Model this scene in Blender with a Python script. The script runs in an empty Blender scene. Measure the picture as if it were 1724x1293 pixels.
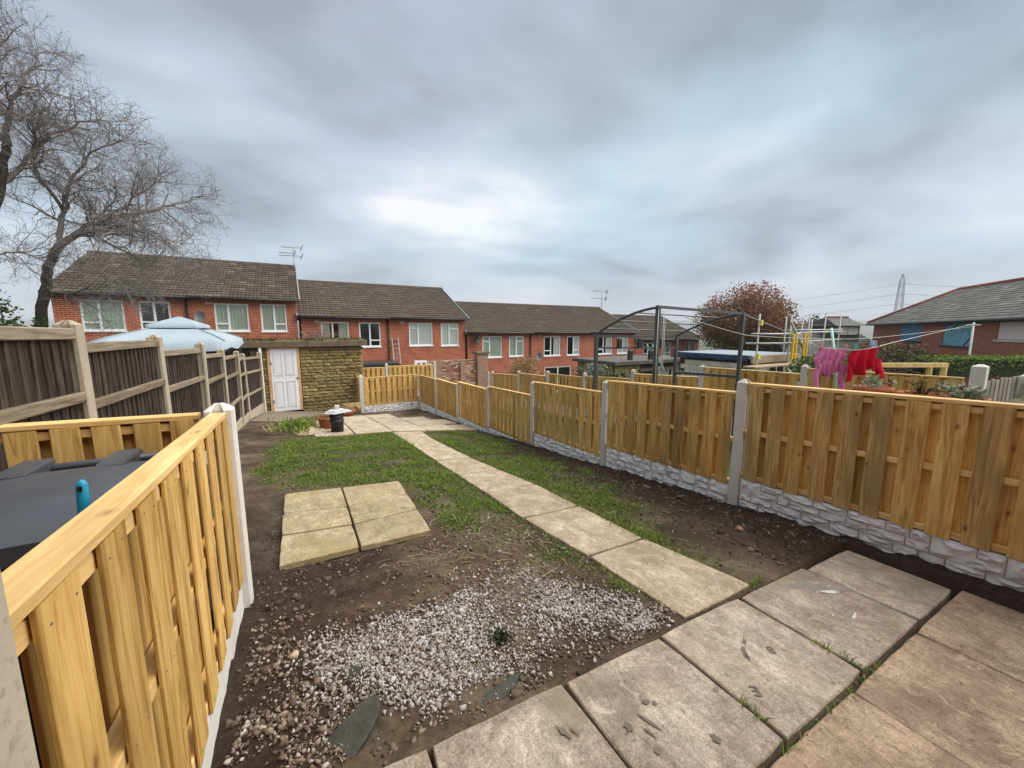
import bpy, bmesh, math, random
import numpy as np
from mathutils import Vector, Matrix, Euler
random.seed(7); rng = np.random.default_rng(7)
R = math.radians
scene = bpy.context.scene
col = scene.collection

# ------------------------------------------------------------------ camera
camd = bpy.data.cameras.new('camera'); cam = bpy.data.objects.new('camera', camd); col.objects.link(cam)
camd.sensor_width = 36.0; camd.lens = 36.0*647/1724; camd.clip_start = 0.03; camd.clip_end = 9000
cam.location = (0, 0, 0); cam.rotation_euler = (R(90-7.9), 0, R(-29.4))
scene.camera = cam
# ------------------------------------------------------------------ exposure
scene.view_settings.view_transform = 'Standard'; scene.view_settings.look = 'None'
scene.view_settings.exposure = 2.05; scene.view_settings.gamma = 1.0
scene.view_settings.use_curve_mapping = False
scene.cycles.max_bounces = 6; scene.cycles.transparent_max_bounces = 12
# ------------------------------------------------------------------ sky
SUN_EL, SUN_AZ = 50.0, 112.0          # azimuth clockwise from +Y
world = bpy.data.worlds.new('World'); scene.world = world; world.use_nodes = True
nt = world.node_tree; nt.nodes.clear()
def wn(t, **k):
    n = nt.nodes.new(t)
    for a, b in k.items(): setattr(n, a, b)
    return n
def wl(a, b): nt.links.new(a, b)
def wmath(op, a, b=None):
    n = wn('ShaderNodeMath', operation=op)
    for i, v in enumerate((a, b)):
        if v is None: continue
        if isinstance(v, (int, float)): n.inputs[i].default_value = v
        else: wl(v, n.inputs[i])
    return n.outputs[0]
def wmix(f, a, b):
    n = wn('ShaderNodeMix', data_type='RGBA')
    for s, v in ((n.inputs[0], f), (n.inputs[6], a), (n.inputs[7], b)):
        if isinstance(v, (int, float)): s.default_value = v
        elif isinstance(v, tuple): s.default_value = (*v, 1)
        else: wl(v, s)
    return n.outputs[2]
def wramp(f, stops):
    n = wn('ShaderNodeValToRGB'); e = n.color_ramp.elements
    while len(e) < len(stops): e.new(0.5)
    for i, (p, c) in enumerate(stops): e[i].position = p; e[i].color = (*c, 1)
    wl(f, n.inputs[0]); return n.outputs[0]
tc = wn('ShaderNodeTexCoord'); sep = wn('ShaderNodeSeparateXYZ'); wl(tc.outputs['Generated'], sep.inputs[0])
zz = wmath('MAXIMUM', sep.outputs[2], 0.0); den = wmath('ADD', zz, 0.19)
cmb = wn('ShaderNodeCombineXYZ'); wl(wmath('DIVIDE', sep.outputs[0], den), cmb.inputs[0]); wl(wmath('DIVIDE', sep.outputs[1], den), cmb.inputs[1])
n1 = wn('ShaderNodeTexNoise'); n1.inputs['Scale'].default_value = 0.80; n1.inputs['Detail'].default_value = 5.5; n1.inputs['Roughness'].default_value = 0.5; n1.inputs['Distortion'].default_value = 0.2
mp = wn('ShaderNodeMapping'); mp.inputs['Location'].default_value = (-12.43, 8.54, 3.175); mp.inputs['Rotation'].default_value = (0, 0, R(25)); mp.inputs['Scale'].default_value = (1.0, 1.25, 1)
wl(cmb.outputs[0], mp.inputs[0]); wl(mp.outputs[0], n1.inputs['Vector'])
n2 = wn('ShaderNodeTexNoise'); n2.inputs['Scale'].default_value = 0.55; n2.inputs['Detail'].default_value = 3
mp2 = wn('ShaderNodeMapping'); mp2.inputs['Location'].default_value = (-0.836, -11.36, 0); wl(cmb.outputs[0], mp2.inputs[0]); wl(mp2.outputs[0], n2.inputs['Vector'])
cloud = wramp(n1.outputs[0], [(0.35, (0.225, 0.27, 0.315)), (0.44, (0.32, 0.39, 0.455)), (0.52, (0.395, 0.48, 0.55)), (0.60, (0.49, 0.56, 0.615)), (0.68, (0.68, 0.71, 0.72))])
tint = wramp(n2.outputs[0], [(0.38, (0.93, 1.0, 1.04)), (0.50, (1.0, 1.0, 1.0)), (0.62, (1.09, 1.0, 1.05))])
mul = wn('ShaderNodeMix', data_type='RGBA', blend_type='MULTIPLY'); mul.inputs[0].default_value = 1.0; wl(cloud, mul.inputs[6]); wl(tint, mul.inputs[7])
hz = wn('ShaderNodeMapRange'); wl(sep.outputs[2], hz.inputs[0]); hz.inputs[1].default_value = 0.0; hz.inputs[2].default_value = 0.16; hz.inputs[3].default_value = 0.8; hz.inputs[4].default_value = 0.0
withhaze = wmix(hz.outputs[0], mul.outputs[2], (0.44, 0.455, 0.48))
sky = wn('ShaderNodeTexSky', sky_type='NISHITA'); sky.sun_disc = False; sky.sun_elevation = R(SUN_EL); sky.sun_rotation = R(SUN_AZ)
skyv = wn('ShaderNodeVectorMath', operation='SCALE'); wl(sky.outputs[0], skyv.inputs[0]); skyv.inputs['Scale'].default_value = 0.10
final = wmix(0.06, withhaze, skyv.outputs[0])
bg = wn('ShaderNodeBackground'); wl(final, bg.inputs[0]); bg.inputs[1].default_value = 0.362
wo = wn('ShaderNodeOutputWorld'); wl(bg.outputs[0], wo.inputs[0])
# ------------------------------------------------------------------ sun behind the cloud
sund = bpy.data.lights.new('sun', 'SUN'); sund.energy = 1.42; sund.angle = R(85); sund.color = (1.0, 0.95, 0.87)
sun = bpy.data.objects.new('sun', sund); col.objects.link(sun)
sdir = Vector((math.sin(R(SUN_AZ))*math.cos(R(SUN_EL)), math.cos(R(SUN_AZ))*math.cos(R(SUN_EL)), math.sin(R(SUN_EL))))
sun.rotation_euler = sdir.to_track_quat('Z', 'Y').to_euler(); sun.location = (0, 0, 30)

# ================================================================== helpers
WM = {}
def link(o, parent=None, M=None):
    M = M or Matrix()
    col.objects.link(o); WM[o.name] = M
    if parent is not None:
        o.parent = parent; o.matrix_basis = WM[parent.name].inverted() @ M
    else: o.matrix_basis = M
    return o
def tag(o, label=None, cat=None, group=None, kind=None):
    if label: o['label'] = label
    if cat: o['category'] = cat
    if group: o['group'] = group
    if kind: o['kind'] = kind
    return o
def empty(name, loc, label, cat, group=None):
    o = bpy.data.objects.new(name, None); o.empty_display_size = 0.2
    link(o, None, Matrix.Translation(Vector(loc))); return tag(o, label, cat, group)
def inst(name, mesh, parent, M): return link(bpy.data.objects.new(name, mesh), parent, M)
class MB:
    def __init__(s): s.v = []; s.f = []
    def quad(s, a, b, c, d):
        n = len(s.v); s.v += [tuple(a), tuple(b), tuple(c), tuple(d)]; s.f.append((n, n+1, n+2, n+3)); return s
    def poly(s, pts):
        n = len(s.v); s.v += [tuple(p) for p in pts]; s.f.append(tuple(range(n, n+len(pts)))); return s
    def box(s, x0, x1, y0, y1, z0, z1):
        n = len(s.v)
        s.v += [(x0,y0,z0),(x1,y0,z0),(x1,y1,z0),(x0,y1,z0),(x0,y0,z1),(x1,y0,z1),(x1,y1,z1),(x0,y1,z1)]
        s.f += [(n,n+3,n+2,n+1),(n+4,n+5,n+6,n+7),(n,n+1,n+5,n+4),(n+1,n+2,n+6,n+5),(n+2,n+3,n+7,n+6),(n+3,n,n+4,n+7)]; return s
    def prism(s, poly, z0, z1, ch=0.0):
        """poly: ccw (x,y) list, extruded z0..z1 with chamfered top of ch"""
        n = len(s.v); k = len(poly); cx = sum(p[0] for p in poly)/k; cy = sum(p[1] for p in poly)/k
        rings = [(z0, 0.0), (z1-ch, 0.0)] if ch > 0 else [(z0, 0.0), (z1, 0.0)]
        if ch > 0: rings.append((z1, ch))
        for z, ins in rings:
            for (x, y) in poly:
                d = math.hypot(x-cx, y-cy) or 1
                s.v.append((x-(x-cx)/d*ins*1.3, y-(y-cy)/d*ins*1.3, z))
        for r in range(len(rings)-1):
            for i in range(k):
                a = n+r*k+i; b = n+r*k+(i+1) % k; s.f.append((a, b, b+k, a+k))
        s.f.append(tuple(n+(len(rings)-1)*k+i for i in range(k))); s.f.append(tuple(n+i for i in reversed(range(k)))); return s
    def bar(s, a, b, w, t, up=(0,0,1)):
        a = Vector(a); b = Vector(b); d = (b-a).normalized(); u = Vector(up)
        x = d.cross(u)
        if x.length < 1e-4: x = d.cross(Vector((1,0,0)))
        x.normalize(); y = x.cross(d); n = len(s.v)
        for p in (a, b):
            for sx, sy in ((-1,-1),(1,-1),(1,1),(-1,1)): s.v.append(tuple(p+x*sx*w/2+y*sy*t/2))
        s.f += [(n,n+1,n+2,n+3),(n+7,n+6,n+5,n+4)]+[(n+(i+1)%4,n+i,n+4+i,n+4+(i+1)%4) for i in range(4)]; return s
    def tube(s, pts, rad, sides=6, cap=True):
        pts = [Vector(p) for p in pts]; m = len(pts); n = len(s.v)
        if not hasattr(rad, '__len__'): rad = [rad]*m
        t = (pts[1]-pts[0]).normalized(); x = t.orthogonal().normalized()
        cs = [(math.cos(2*math.pi*i/sides), math.sin(2*math.pi*i/sides)) for i in range(sides)]
        for i, p in enumerate(pts):
            t = (pts[min(i+1, m-1)]-pts[max(i-1, 0)])
            if t.length < 1e-9: t = Vector((0,0,1))
            t.normalize(); x = (x-t*x.dot(t))
            x = t.orthogonal().normalized() if x.length < 1e-5 else x.normalized()
            y = t.cross(x); r = rad[i]
            for c, q in cs: s.v.append((p.x+(x.x*c+y.x*q)*r, p.y+(x.y*c+y.y*q)*r, p.z+(x.z*c+y.z*q)*r))
        for i in range(m-1):
            for j in range(sides):
                a = n+i*sides+j; b = n+i*sides+(j+1) % sides; s.f.append((a, b, b+sides, a+sides))
        if cap: s.f += [tuple(n+j for j in reversed(range(sides))), tuple(n+(m-1)*sides+j for j in range(sides))]
        return s
    def lathe(s, prof, c=(0,0,0), seg=20):
        n = len(s.v); m = len(prof)
        for (r, z) in prof:
            for j in range(seg):
                a = 2*math.pi*j/seg; s.v.append((c[0]+r*math.cos(a), c[1]+r*math.sin(a), c[2]+z))
        for i in range(m-1):
            for j in range(seg):
                a = n+i*seg+j; b = n+i*seg+(j+1) % seg; s.f.append((a, b, b+seg, a+seg))
        s.f += [tuple(n+j for j in reversed(range(seg))), tuple(n+(m-1)*seg+j for j in range(seg))]; return s
    def mesh(s, name, mat, smooth=False):
        me = bpy.data.meshes.new(name); me.from_pydata(s.v, [], s.f); me.materials.append(mat)
        if smooth: me.polygons.foreach_set('use_smooth', [True]*len(me.polygons))
        me.update(); return me
    def build(s, name, mat, parent=None, smooth=False):
        v = np.array(s.v); o = Vector(((v[:,0].min()+v[:,0].max())/2, (v[:,1].min()+v[:,1].max())/2, v[:,2].min()))
        s.v = [tuple(p) for p in (v-np.array(o))]
        return inst(name, s.mesh(name, mat, smooth), parent, Matrix.Translation(o))
def np_mesh(name, V, F, mat, smooth=False):
    """V (n,3), F (m,k) same-size polygons"""
    me = bpy.data.meshes.new(name); k = F.shape[1]
    me.vertices.add(len(V)); me.vertices.foreach_set('co', np.ascontiguousarray(V, dtype=np.float32).ravel())
    me.loops.add(F.size); me.loops.foreach_set('vertex_index', np.ascontiguousarray(F, dtype=np.int32).ravel())
    me.polygons.add(len(F)); me.polygons.foreach_set('loop_start', np.arange(0, F.size, k, dtype=np.int32))
    me.polygons.foreach_set('loop_total', np.full(len(F), k, dtype=np.int32))
    if smooth: me.polygons.foreach_set('use_smooth', np.ones(len(F), dtype=bool))
    me.materials.append(mat); me.update(calc_edges=True); me.validate(); return me
_tab = rng.random((256, 256))
def vnoise(x, y):
    xi = np.floor(x).astype(int); yi = np.floor(y).astype(int); fx = x-xi; fy = y-yi
    fx = fx*fx*(3-2*fx); fy = fy*fy*(3-2*fy); g = lambda a, b: _tab[a % 256, b % 256]
    return (g(xi,yi)*(1-fx)+g(xi+1,yi)*fx)*(1-fy)+(g(xi,yi+1)*(1-fx)+g(xi+1,yi+1)*fx)*fy
def fbm(x, y, oct=4, f=1.0):
    r = np.zeros_like(np.asarray(x, dtype=float)); a = 0.5; t = 0
    for i in range(oct): r = r+a*vnoise(x*f+17.3*i, y*f+9.1*i); t += a; a *= 0.5; f *= 2.03
    return r/t

# ================================================================== materials
class Mat:
    def __init__(s, name, rough=0.8, spec=0.3):
        s.m = bpy.data.materials.new(name); s.m.use_nodes = True; s.t = s.m.node_tree
        s.b = s.t.nodes['Principled BSDF']; s.b.inputs['Roughness'].default_value = rough; s.b.inputs['Specular IOR Level'].default_value = spec
        s.out = s.t.nodes['Material Output']
    def n(s, t, **k):
        q = s.t.nodes.new(t)
        for a, b in k.items():
            if a in q.inputs.keys() if isinstance(a, str) else False: q.inputs[a].default_value = b
            else: setattr(q, a, b)
        return q
    def l(s, a, b): s.t.links.new(a, b)
    def coord(s, kind='Object', scale=(1,1,1), rnd=0.0, rot=(0,0,0)):
        c = s.n('ShaderNodeTexCoord'); m = s.n('ShaderNodeMapping'); m.inputs['Scale'].default_value = scale; m.inputs['Rotation'].default_value = rot
        src = c.outputs[kind]
        if rnd:
            oi = s.n('ShaderNodeObjectInfo'); v = s.n('ShaderNodeVectorMath', operation='SCALE'); v.inputs[0].default_value = (rnd, rnd*0.7, rnd*1.3)
            s.l(oi.outputs['Random'], v.inputs['Scale']); a = s.n('ShaderNodeVectorMath', operation='ADD'); s.l(src, a.inputs[0]); s.l(v.outputs[0], a.inputs[1]); src = a.outputs[0]
        s.l(src, m.inputs[0]); return m.outputs[0]
    def noise(s, co, scale, detail=4, rough=0.55, dist=0.0):
        q = s.n('ShaderNodeTexNoise'); q.inputs['Scale'].default_value = scale; q.inputs['Detail'].default_value = detail; q.inputs['Roughness'].default_value = rough; q.inputs['Distortion'].default_value = dist
        s.l(co, q.inputs['Vector']); return q.outputs[0]
    def ramp(s, f, stops):
        q = s.n('ShaderNodeValToRGB'); e = q.color_ramp.elements
        while len(e) < len(stops): e.new(0.5)
        for i, (p, c) in enumerate(stops): e[i].position = p; e[i].color = (*c, 1) if isinstance(c, tuple) else (c, c, c, 1)
        s.l(f, q.inputs[0]); return q.outputs[0]
    def mix(s, f, a, b, blend='MIX'):
        q = s.n('ShaderNodeMix', data_type='RGBA', blend_type=blend)
        for k, v in ((0, f), (6, a), (7, b)):
            if isinstance(v, (int, float)): q.inputs[k].default_value = v
            elif isinstance(v, tuple): q.inputs[k].default_value = (*v, 1)
            else: s.l(v, q.inputs[k])
        return q.outputs[2]
    def rand(s, stops):
        oi = s.n('ShaderNodeObjectInfo'); return s.ramp(oi.outputs['Random'], stops)
    def island(s, stops):
        g = s.n('ShaderNodeNewGeometry'); return s.ramp(g.outputs['Random Per Island'], stops)
    def color(s, c):
        if isinstance(c, tuple): s.b.inputs['Base Color'].default_value = (*c, 1)
        else: s.l(c, s.b.inputs['Base Color'])
        return s
    def bump(s, h, strength=0.3, dist=0.01):
        q = s.n('ShaderNodeBump'); q.inputs['Strength'].default_value = strength; q.inputs['Distance'].default_value = dist
        s.l(h, q.inputs['Height']); s.l(q.outputs[0], s.b.inputs['Normal']); return s
def plain(name, c, rough=0.7, spec=0.3, var=0.12, scale=6, metal=0.0, bump=0.0):
    m = Mat(name, rough, spec); co = m.coord(rnd=7.0); f = m.noise(co, scale, 5)
    m.color(m.mix(f, tuple(x*(1-var*1.6) for x in c), tuple(min(1, x*(1+var)) for x in c))); m.b.inputs['Metallic'].default_value = metal
    if bump: m.bump(m.noise(co, scale*6, 4), bump, 0.01)
    return m.m
def wood(name, light, mid, dark, knot, grey=None):
    m = Mat(name, 0.72, 0.25); co = m.coord(scale=(1,1,0.06), rnd=31.0)
    g = m.noise(co, 38, 5, 0.6, 1.2); broad = m.noise(m.coord(scale=(1,1,0.35), rnd=13.0), 5.5, 3)
    c = m.ramp(g, [(0.36, dark), (0.48, mid), (0.62, light)])
    c2 = m.mix(m.ramp(broad, [(0.42, 0.0), (0.68, 0.75)]), c, tuple(x*0.72 for x in mid) if grey is None else grey)
    tone = m.rand([(0.0, (0.72, 0.69, 0.64)), (0.3, (0.95, 0.93, 0.88)), (0.6, (1, 1, 1)), (1.0, (1.14, 1.12, 1.08))]); c3 = m.mix(1.0, c2, tone, 'MULTIPLY')
    v = m.n('ShaderNodeTexVoronoi'); v.inputs['Scale'].default_value = 8.0; m.l(m.coord(scale=(1,1,0.55), rnd=21.0), v.inputs['Vector'])
    kf = m.ramp(v.outputs['Distance'], [(0.03, 0.95), (0.06, 0.7), (0.09, 0.32), (0.17, 0.0)])
    m.color(m.mix(kf, c3, knot)); m.bump(g, 0.35, 0.004); return m.m
def slab(name, a, b, stain, rnd):
    """riven sandstone flag: layered tone, lichen, grit, dried mud"""
    m = Mat(name, 0.82, 0.25); co = m.coord(rnd=19.0)
    f = m.noise(co, 4.5, 9, 0.68, 0.6); c = m.mix(m.ramp(f, [(0.36, 0.0), (0.63, 1.0)]), a, b)
    lay = m.noise(m.coord(scale=(1.0,0.30,1.0), rnd=29.0, rot=(0,0,0.5)), 13, 7, 0.7, 1.4); c = m.mix(0.55, c, m.ramp(lay, [(0.34, 0.30), (0.5, 0.5), (0.66, 0.72)]), 'OVERLAY')
    fine = m.noise(co, 130, 3, 0.65); c = m.mix(0.75, c, m.ramp(fine, [(0.30, 0.26), (0.5, 0.5), (0.70, 0.76)]), 'OVERLAY')
    mid = m.noise(co, 45, 4, 0.7); c = m.mix(0.5, c, m.ramp(mid, [(0.33, 0.30), (0.5, 0.5), (0.67, 0.70)]), 'OVERLAY')
    st = m.noise(m.coord(rnd=11.0), 2.4, 6, 0.62, 0.9); c = m.mix(m.ramp(st, [(0.50, 0.0), (0.68, 0.75)]), c, stain)
    sp = m.noise(co, 26, 3, 0.6); c = m.mix(m.ramp(sp, [(0.64, 0.0), (0.70, 0.6)]), c, tuple(x*0.5 for x in stain))
    pale = m.noise(m.coord(rnd=41.0), 9, 6, 0.65, 1.8); c = m.mix(m.ramp(pale, [(0.60, 0.0), (0.68, 0.55)]), c, tuple(min(1, x*1.35) for x in b))
    pk = m.noise(m.coord(rnd=3.0), 3.2, 3); c = m.mix(m.ramp(pk, [(0.55, 0.0), (0.75, 0.35)]), c, (b[0]*0.95, b[1]*0.78, b[2]*0.78))
    tone = m.rand([(0, (1-rnd, 1-rnd, 1-rnd)), (1, (1+rnd*0.8, 1+rnd*0.7, 1+rnd*0.6))]); m.color(m.mix(1.0, c, tone, 'MULTIPLY'))
    h = m.mix(0.5, m.noise(co, 30, 9, 0.75), lay); m.bump(h, 0.75, 0.010); return m.m
def stone(name, stops, mossc=None, moss=(0.55, 0.75), bumps=0.6):
    m = Mat(name, 0.9, 0.15); c = m.rand(stops); co = m.coord(rnd=23.0)
    c = m.mix(0.6, c, m.ramp(m.noise(co, 12, 5, 0.65), [(0.3, 0.30), (0.7, 0.68)]), 'OVERLAY')
    if mossc: c = m.mix(m.ramp(m.noise(m.coord('Object', rnd=5.0), 3.0, 4), [(moss[0], 0.0), (moss[1], 0.8)]), c, mossc)
    m.color(c); m.bump(m.noise(co, 22, 6, 0.7), bumps, 0.012); return m.m
def islands(name, stops, rough=0.85, var=0.5, scale=40, trans=0.0):
    m = Mat(name, rough, 0.2); c = m.island(stops)
    if var: c = m.mix(var, c, m.ramp(m.noise(m.coord(), scale, 3), [(0.3, 0.32), (0.7, 0.66)]), 'OVERLAY')
    m.color(c)
    if trans:
        tr = m.n('ShaderNodeBsdfTranslucent'); m.l(c, tr.inputs[0]); mx = m.n('ShaderNodeMixShader'); mx.inputs[0].default_value = trans
        m.l(m.b.outputs[0], mx.inputs[1]); m.l(tr.outputs[0], mx.inputs[2]); m.l(mx.outputs[0], m.out.inputs[0])
    return m.m
def brick(name, c1, c2, mortar, w=0.225, h=0.075, rotx=R(90), dirt=(0.1,0.08,0.07), msize=0.012):
    m = Mat(name, 0.9, 0.15); co = m.coord(rot=(rotx, 0, 0))
    b = m.n('ShaderNodeTexBrick'); b.inputs['Scale'].default_value = 1.0; b.inputs['Brick Width'].default_value = w; b.inputs['Row Height'].default_value = h; b.inputs['Mortar Size'].default_value = msize
    b.inputs['Mortar Smooth'].default_value = 0.3; b.inputs['Bias'].default_value = 0.0
    b.inputs['Color1'].default_value = (*c1, 1); b.inputs['Color2'].default_value = (*c2, 1); b.inputs['Mortar'].default_value = (*mortar, 1); m.l(co, b.inputs['Vector'])
    o = m.coord(); c = m.mix(m.ramp(m.noise(o, 1.1, 5), [(0.48, 0.0), (0.72, 0.55)]), b.outputs[0], dirt)
    c = m.mix(0.5, c, m.ramp(m.noise(o, 9, 4), [(0.3, 0.35), (0.7, 0.66)]), 'OVERLAY'); m.color(c); m.bump(b.outputs['Fac'], -0.5, 0.01); return m.m

M = {}
M['pine'] = wood('pine_treated', (0.72,0.485,0.18), (0.60,0.375,0.115), (0.38,0.21,0.055), (0.19,0.08,0.026), (0.42,0.255,0.075))
M['pine2'] = wood('pine_weathered_patches', (0.60,0.40,0.155), (0.47,0.29,0.10), (0.29,0.165,0.055), (0.12,0.06,0.025), (0.26,0.175,0.085))
M['pine_cut'] = wood('pine_sawn', (0.82,0.58,0.27), (0.74,0.49,0.20), (0.60,0.36,0.12), (0.30,0.15,0.05))
M['oldwood'] = wood('old_fence_board', (0.11,0.084,0.066), (0.032,0.022,0.016), (0.011,0.008,0.006), (0.012,0.009,0.007), (0.04,0.028,0.021))
M['oldrail'] = wood('old_fence_rail', (0.36,0.30,0.22), (0.27,0.22,0.155), (0.16,0.125,0.088), (0.11,0.08,0.055), (0.21,0.17,0.125))
M['greywood'] = wood('grey_fence_board', (0.40,0.37,0.33), (0.30,0.275,0.245), (0.18,0.16,0.14), (0.1,0.08,0.07), (0.22,0.2,0.18))
def concrete(name, a, b, sp):
    m = Mat(name, 0.85, 0.2); co = m.coord(rnd=9.0); c = m.mix(m.noise(co, 8, 6, 0.65), a, b)
    c = m.mix(m.ramp(m.noise(co, 60, 3), [(0.56, 0.0), (0.7, 0.6)]), c, sp); c = m.mix(m.ramp(m.noise(m.coord(scale=(1,1,0.4), rnd=3.0), 5, 4), [(0.5, 0.0), (0.75, 0.5)]), c, sp)
    m.color(c); m.bump(m.noise(co, 70, 4), 0.3, 0.003); return m.m
M['conc'] = concrete('concrete_new', (0.50,0.475,0.42), (0.68,0.655,0.60), (0.36,0.325,0.27))
M['concw'] = concrete('concrete_pale', (0.60,0.58,0.53), (0.74,0.72,0.67), (0.46,0.42,0.36))
M['concold'] = concrete('concrete_old', (0.34,0.295,0.215), (0.48,0.425,0.325), (0.23,0.195,0.145))
M['rock'] = stone('rock_face_white', [(0,(0.80,0.79,0.77)), (0.5,(0.84,0.835,0.82)), (1,(0.87,0.865,0.85))], (0.55,0.50,0.42), (0.58, 0.84), 0.9)
M['joint'] = plain('rock_face_joint', (0.46,0.44,0.41), 0.9)
M['slab_patio'] = slab('slab_patio', (0.225,0.180,0.138), (0.40,0.34,0.268), (0.21,0.175,0.120), 0.10)
M['slab_brown'] = slab('slab_brown', (0.215,0.147,0.098), (0.36,0.268,0.182), (0.15,0.10,0.066), 0.06)
M['slab_path'] = slab('slab_path', (0.31,0.25,0.17), (0.48,0.40,0.29), (0.25,0.20,0.12), 0.16)
M['slab_buff'] = slab('slab_buff', (0.27,0.21,0.125), (0.41,0.335,0.205), (0.31,0.24,0.11), 0.08)
M['slab_far'] = slab('slab_far', (0.37,0.30,0.215), (0.53,0.455,0.345), (0.28,0.215,0.135), 0.14)
def soilmat():
    m = Mat('soil', 0.92, 0.15); co = m.coord('Object')
    a = m.noise(co, 1.6, 6, 0.6, 0.5); c = m.ramp(a, [(0.32, (0.040,0.028,0.018)), (0.48, (0.088,0.063,0.041)), (0.64, (0.165,0.126,0.087))])
    f = m.noise(co, 28, 6, 0.7); c = m.mix(0.8, c, m.ramp(f, [(0.28, 0.22), (0.5, 0.5), (0.72, 0.74)]), 'OVERLAY')
    at = m.n('ShaderNodeAttribute', attribute_name='turf'); turf = m.ramp(m.noise(co, 7, 5, 0.7), [(0.35, (0.050,0.058,0.016)), (0.65, (0.115,0.128,0.036))])
    c = m.mix(at.outputs['Fac'], c, turf)
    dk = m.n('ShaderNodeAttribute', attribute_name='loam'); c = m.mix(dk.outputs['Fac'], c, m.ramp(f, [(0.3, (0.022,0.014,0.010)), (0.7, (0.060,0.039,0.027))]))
    m.color(c); m.bump(m.noise(co, 45, 8, 0.75), 0.9, 0.02); return m.m
M['soil'] = soilmat()
M['clod'] = islands('soil_clod', [(0,(0.035,0.025,0.018)), (0.5,(0.09,0.066,0.047)), (1,(0.18,0.142,0.105))], 0.95, 0.6, 60)
M['gravel'] = islands('gravel_chip', [(0,(0.15,0.125,0.105)), (0.15,(0.27,0.24,0.215)), (0.45,(0.37,0.345,0.325)), (0.88,(0.52,0.505,0.495)), (0.94,(0.27,0.21,0.15)), (1,(0.17,0.135,0.105))], 0.8, 0.45, 80)
M['gravel_dirty'] = islands('gravel_dirty', [(0,(0.075,0.055,0.038)), (0.5,(0.17,0.13,0.093)), (0.85,(0.30,0.25,0.195)), (1,(0.50,0.46,0.41))], 0.9, 0.5, 60)
M['grass'] = islands('grass_blade', [(0,(0.055,0.095,0.012)), (0.3,(0.13,0.21,0.022)), (0.65,(0.22,0.31,0.04)), (0.84,(0.30,0.33,0.07)), (0.92,(0.30,0.25,0.12)), (1,(0.40,0.33,0.19))], 0.6, 0, 1, 0.35)
M['weed'] = islands('weed_leaf', [(0,(0.05,0.085,0.02)), (0.5,(0.10,0.16,0.035)), (0.9,(0.17,0.22,0.07)), (1,(0.30,0.33,0.20))], 0.6, 0, 1, 0.3)
M['straw'] = islands('straw', [(0,(0.16,0.11,0.065)), (0.6,(0.34,0.26,0.16)), (1,(0.52,0.43,0.30))], 0.85, 0)
M['terrain'] = plain('terrain_turf', (0.075,0.085,0.035), 0.95, 0.1, 0.5, 0.4)
M['slate'] = plain('slate', (0.060,0.060,0.050), 0.6, 0.3, 0.55, 16, bump=0.5)
M['brick'] = brick('house_brick', (0.30,0.050,0.022), (0.46,0.092,0.036), (0.52,0.31,0.21), dirt=(0.22,0.048,0.026))
M['brick_old'] = brick('old_brick', (0.27,0.125,0.08), (0.42,0.22,0.15), (0.38,0.29,0.21), dirt=(0.17,0.13,0.06), msize=0.016)
M['bricks_mixed'] = islands('mixed_bricks', [(0,(0.22,0.085,0.05)), (0.4,(0.36,0.17,0.11)), (0.7,(0.44,0.27,0.18)), (0.9,(0.55,0.43,0.31)), (1,(0.16,0.10,0.06))], 0.9, 0.6, 14)
M['mortar_pale'] = plain('pale_mortar', (0.36,0.28,0.20), 0.95, 0.1, 0.3, 8)
M['brick_far'] = brick('villa_brick', (0.30,0.080,0.050), (0.42,0.135,0.085), (0.30,0.19,0.14), rotx=R(90), dirt=(0.46,0.14,0.055))
M['tile'] = islands('roof_tile', [(0,(0.070,0.054,0.041)), (0.5,(0.080,0.063,0.048)), (0.9,(0.09,0.072,0.055)), (1,(0.11,0.09,0.07))], 0.9, 0.2, 2)
M['tile_moss'] = islands('roof_tile_mossy', [(0,(0.058,0.046,0.035)), (0.5,(0.072,0.059,0.044)), (0.9,(0.09,0.075,0.055)), (1,(0.14,0.12,0.09))], 0.95, 0.3, 2)
M['slatetile'] = islands('roof_slate', [(0,(0.078,0.078,0.07)), (0.6,(0.108,0.106,0.094)), (0.93,(0.14,0.136,0.12)), (1,(0.22,0.21,0.19))], 0.8, 0.4, 2)
M['ridge'] = plain('ridge_tile', (0.11,0.085,0.065), 0.9, 0.2, 0.3)
M['redridge'] = plain('red_ridge', (0.26,0.10,0.065), 0.9, 0.2, 0.3)
M['upvc'] = plain('white_frame', (0.86,0.86,0.86), 0.4, 0.4, 0.03)
M['doorw'] = plain('white_door', (0.78,0.79,0.82), 0.35, 0.4, 0.03)
M['blackpl'] = plain('black_plastic', (0.018,0.018,0.020), 0.45, 0.4, 0.2)
def glass():
    m = Mat('pane_glass', 0.05, 0.5); t = m.n('ShaderNodeBsdfTransparent'); t.inputs[0].default_value = (0.95,0.97,0.96,1); g = m.n('ShaderNodeBsdfGlossy'); g.inputs['Roughness'].default_value = 0.03
    f = m.n('ShaderNodeLayerWeight'); f.inputs[0].default_value = 0.25; mr = m.n('ShaderNodeMath', operation='MULTIPLY_ADD'); m.l(f.outputs['Fresnel'], mr.inputs[0]); mr.inputs[1].default_value = 0.6; mr.inputs[2].default_value = 0.03
    x = m.n('ShaderNodeMixShader'); m.l(mr.outputs[0], x.inputs[0]); m.l(t.outputs[0], x.inputs[1]); m.l(g.outputs[0], x.inputs[2]); m.l(x.outputs[0], m.out.inputs[0]); return m.m
M['glass'] = glass()
M['net'] = plain('net_curtain', (0.56,0.61,0.51), 0.9, 0.1, 0.08, 3)
M['netw'] = plain('white_blind', (0.80,0.79,0.75), 0.9, 0.1, 0.05, 3)
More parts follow.
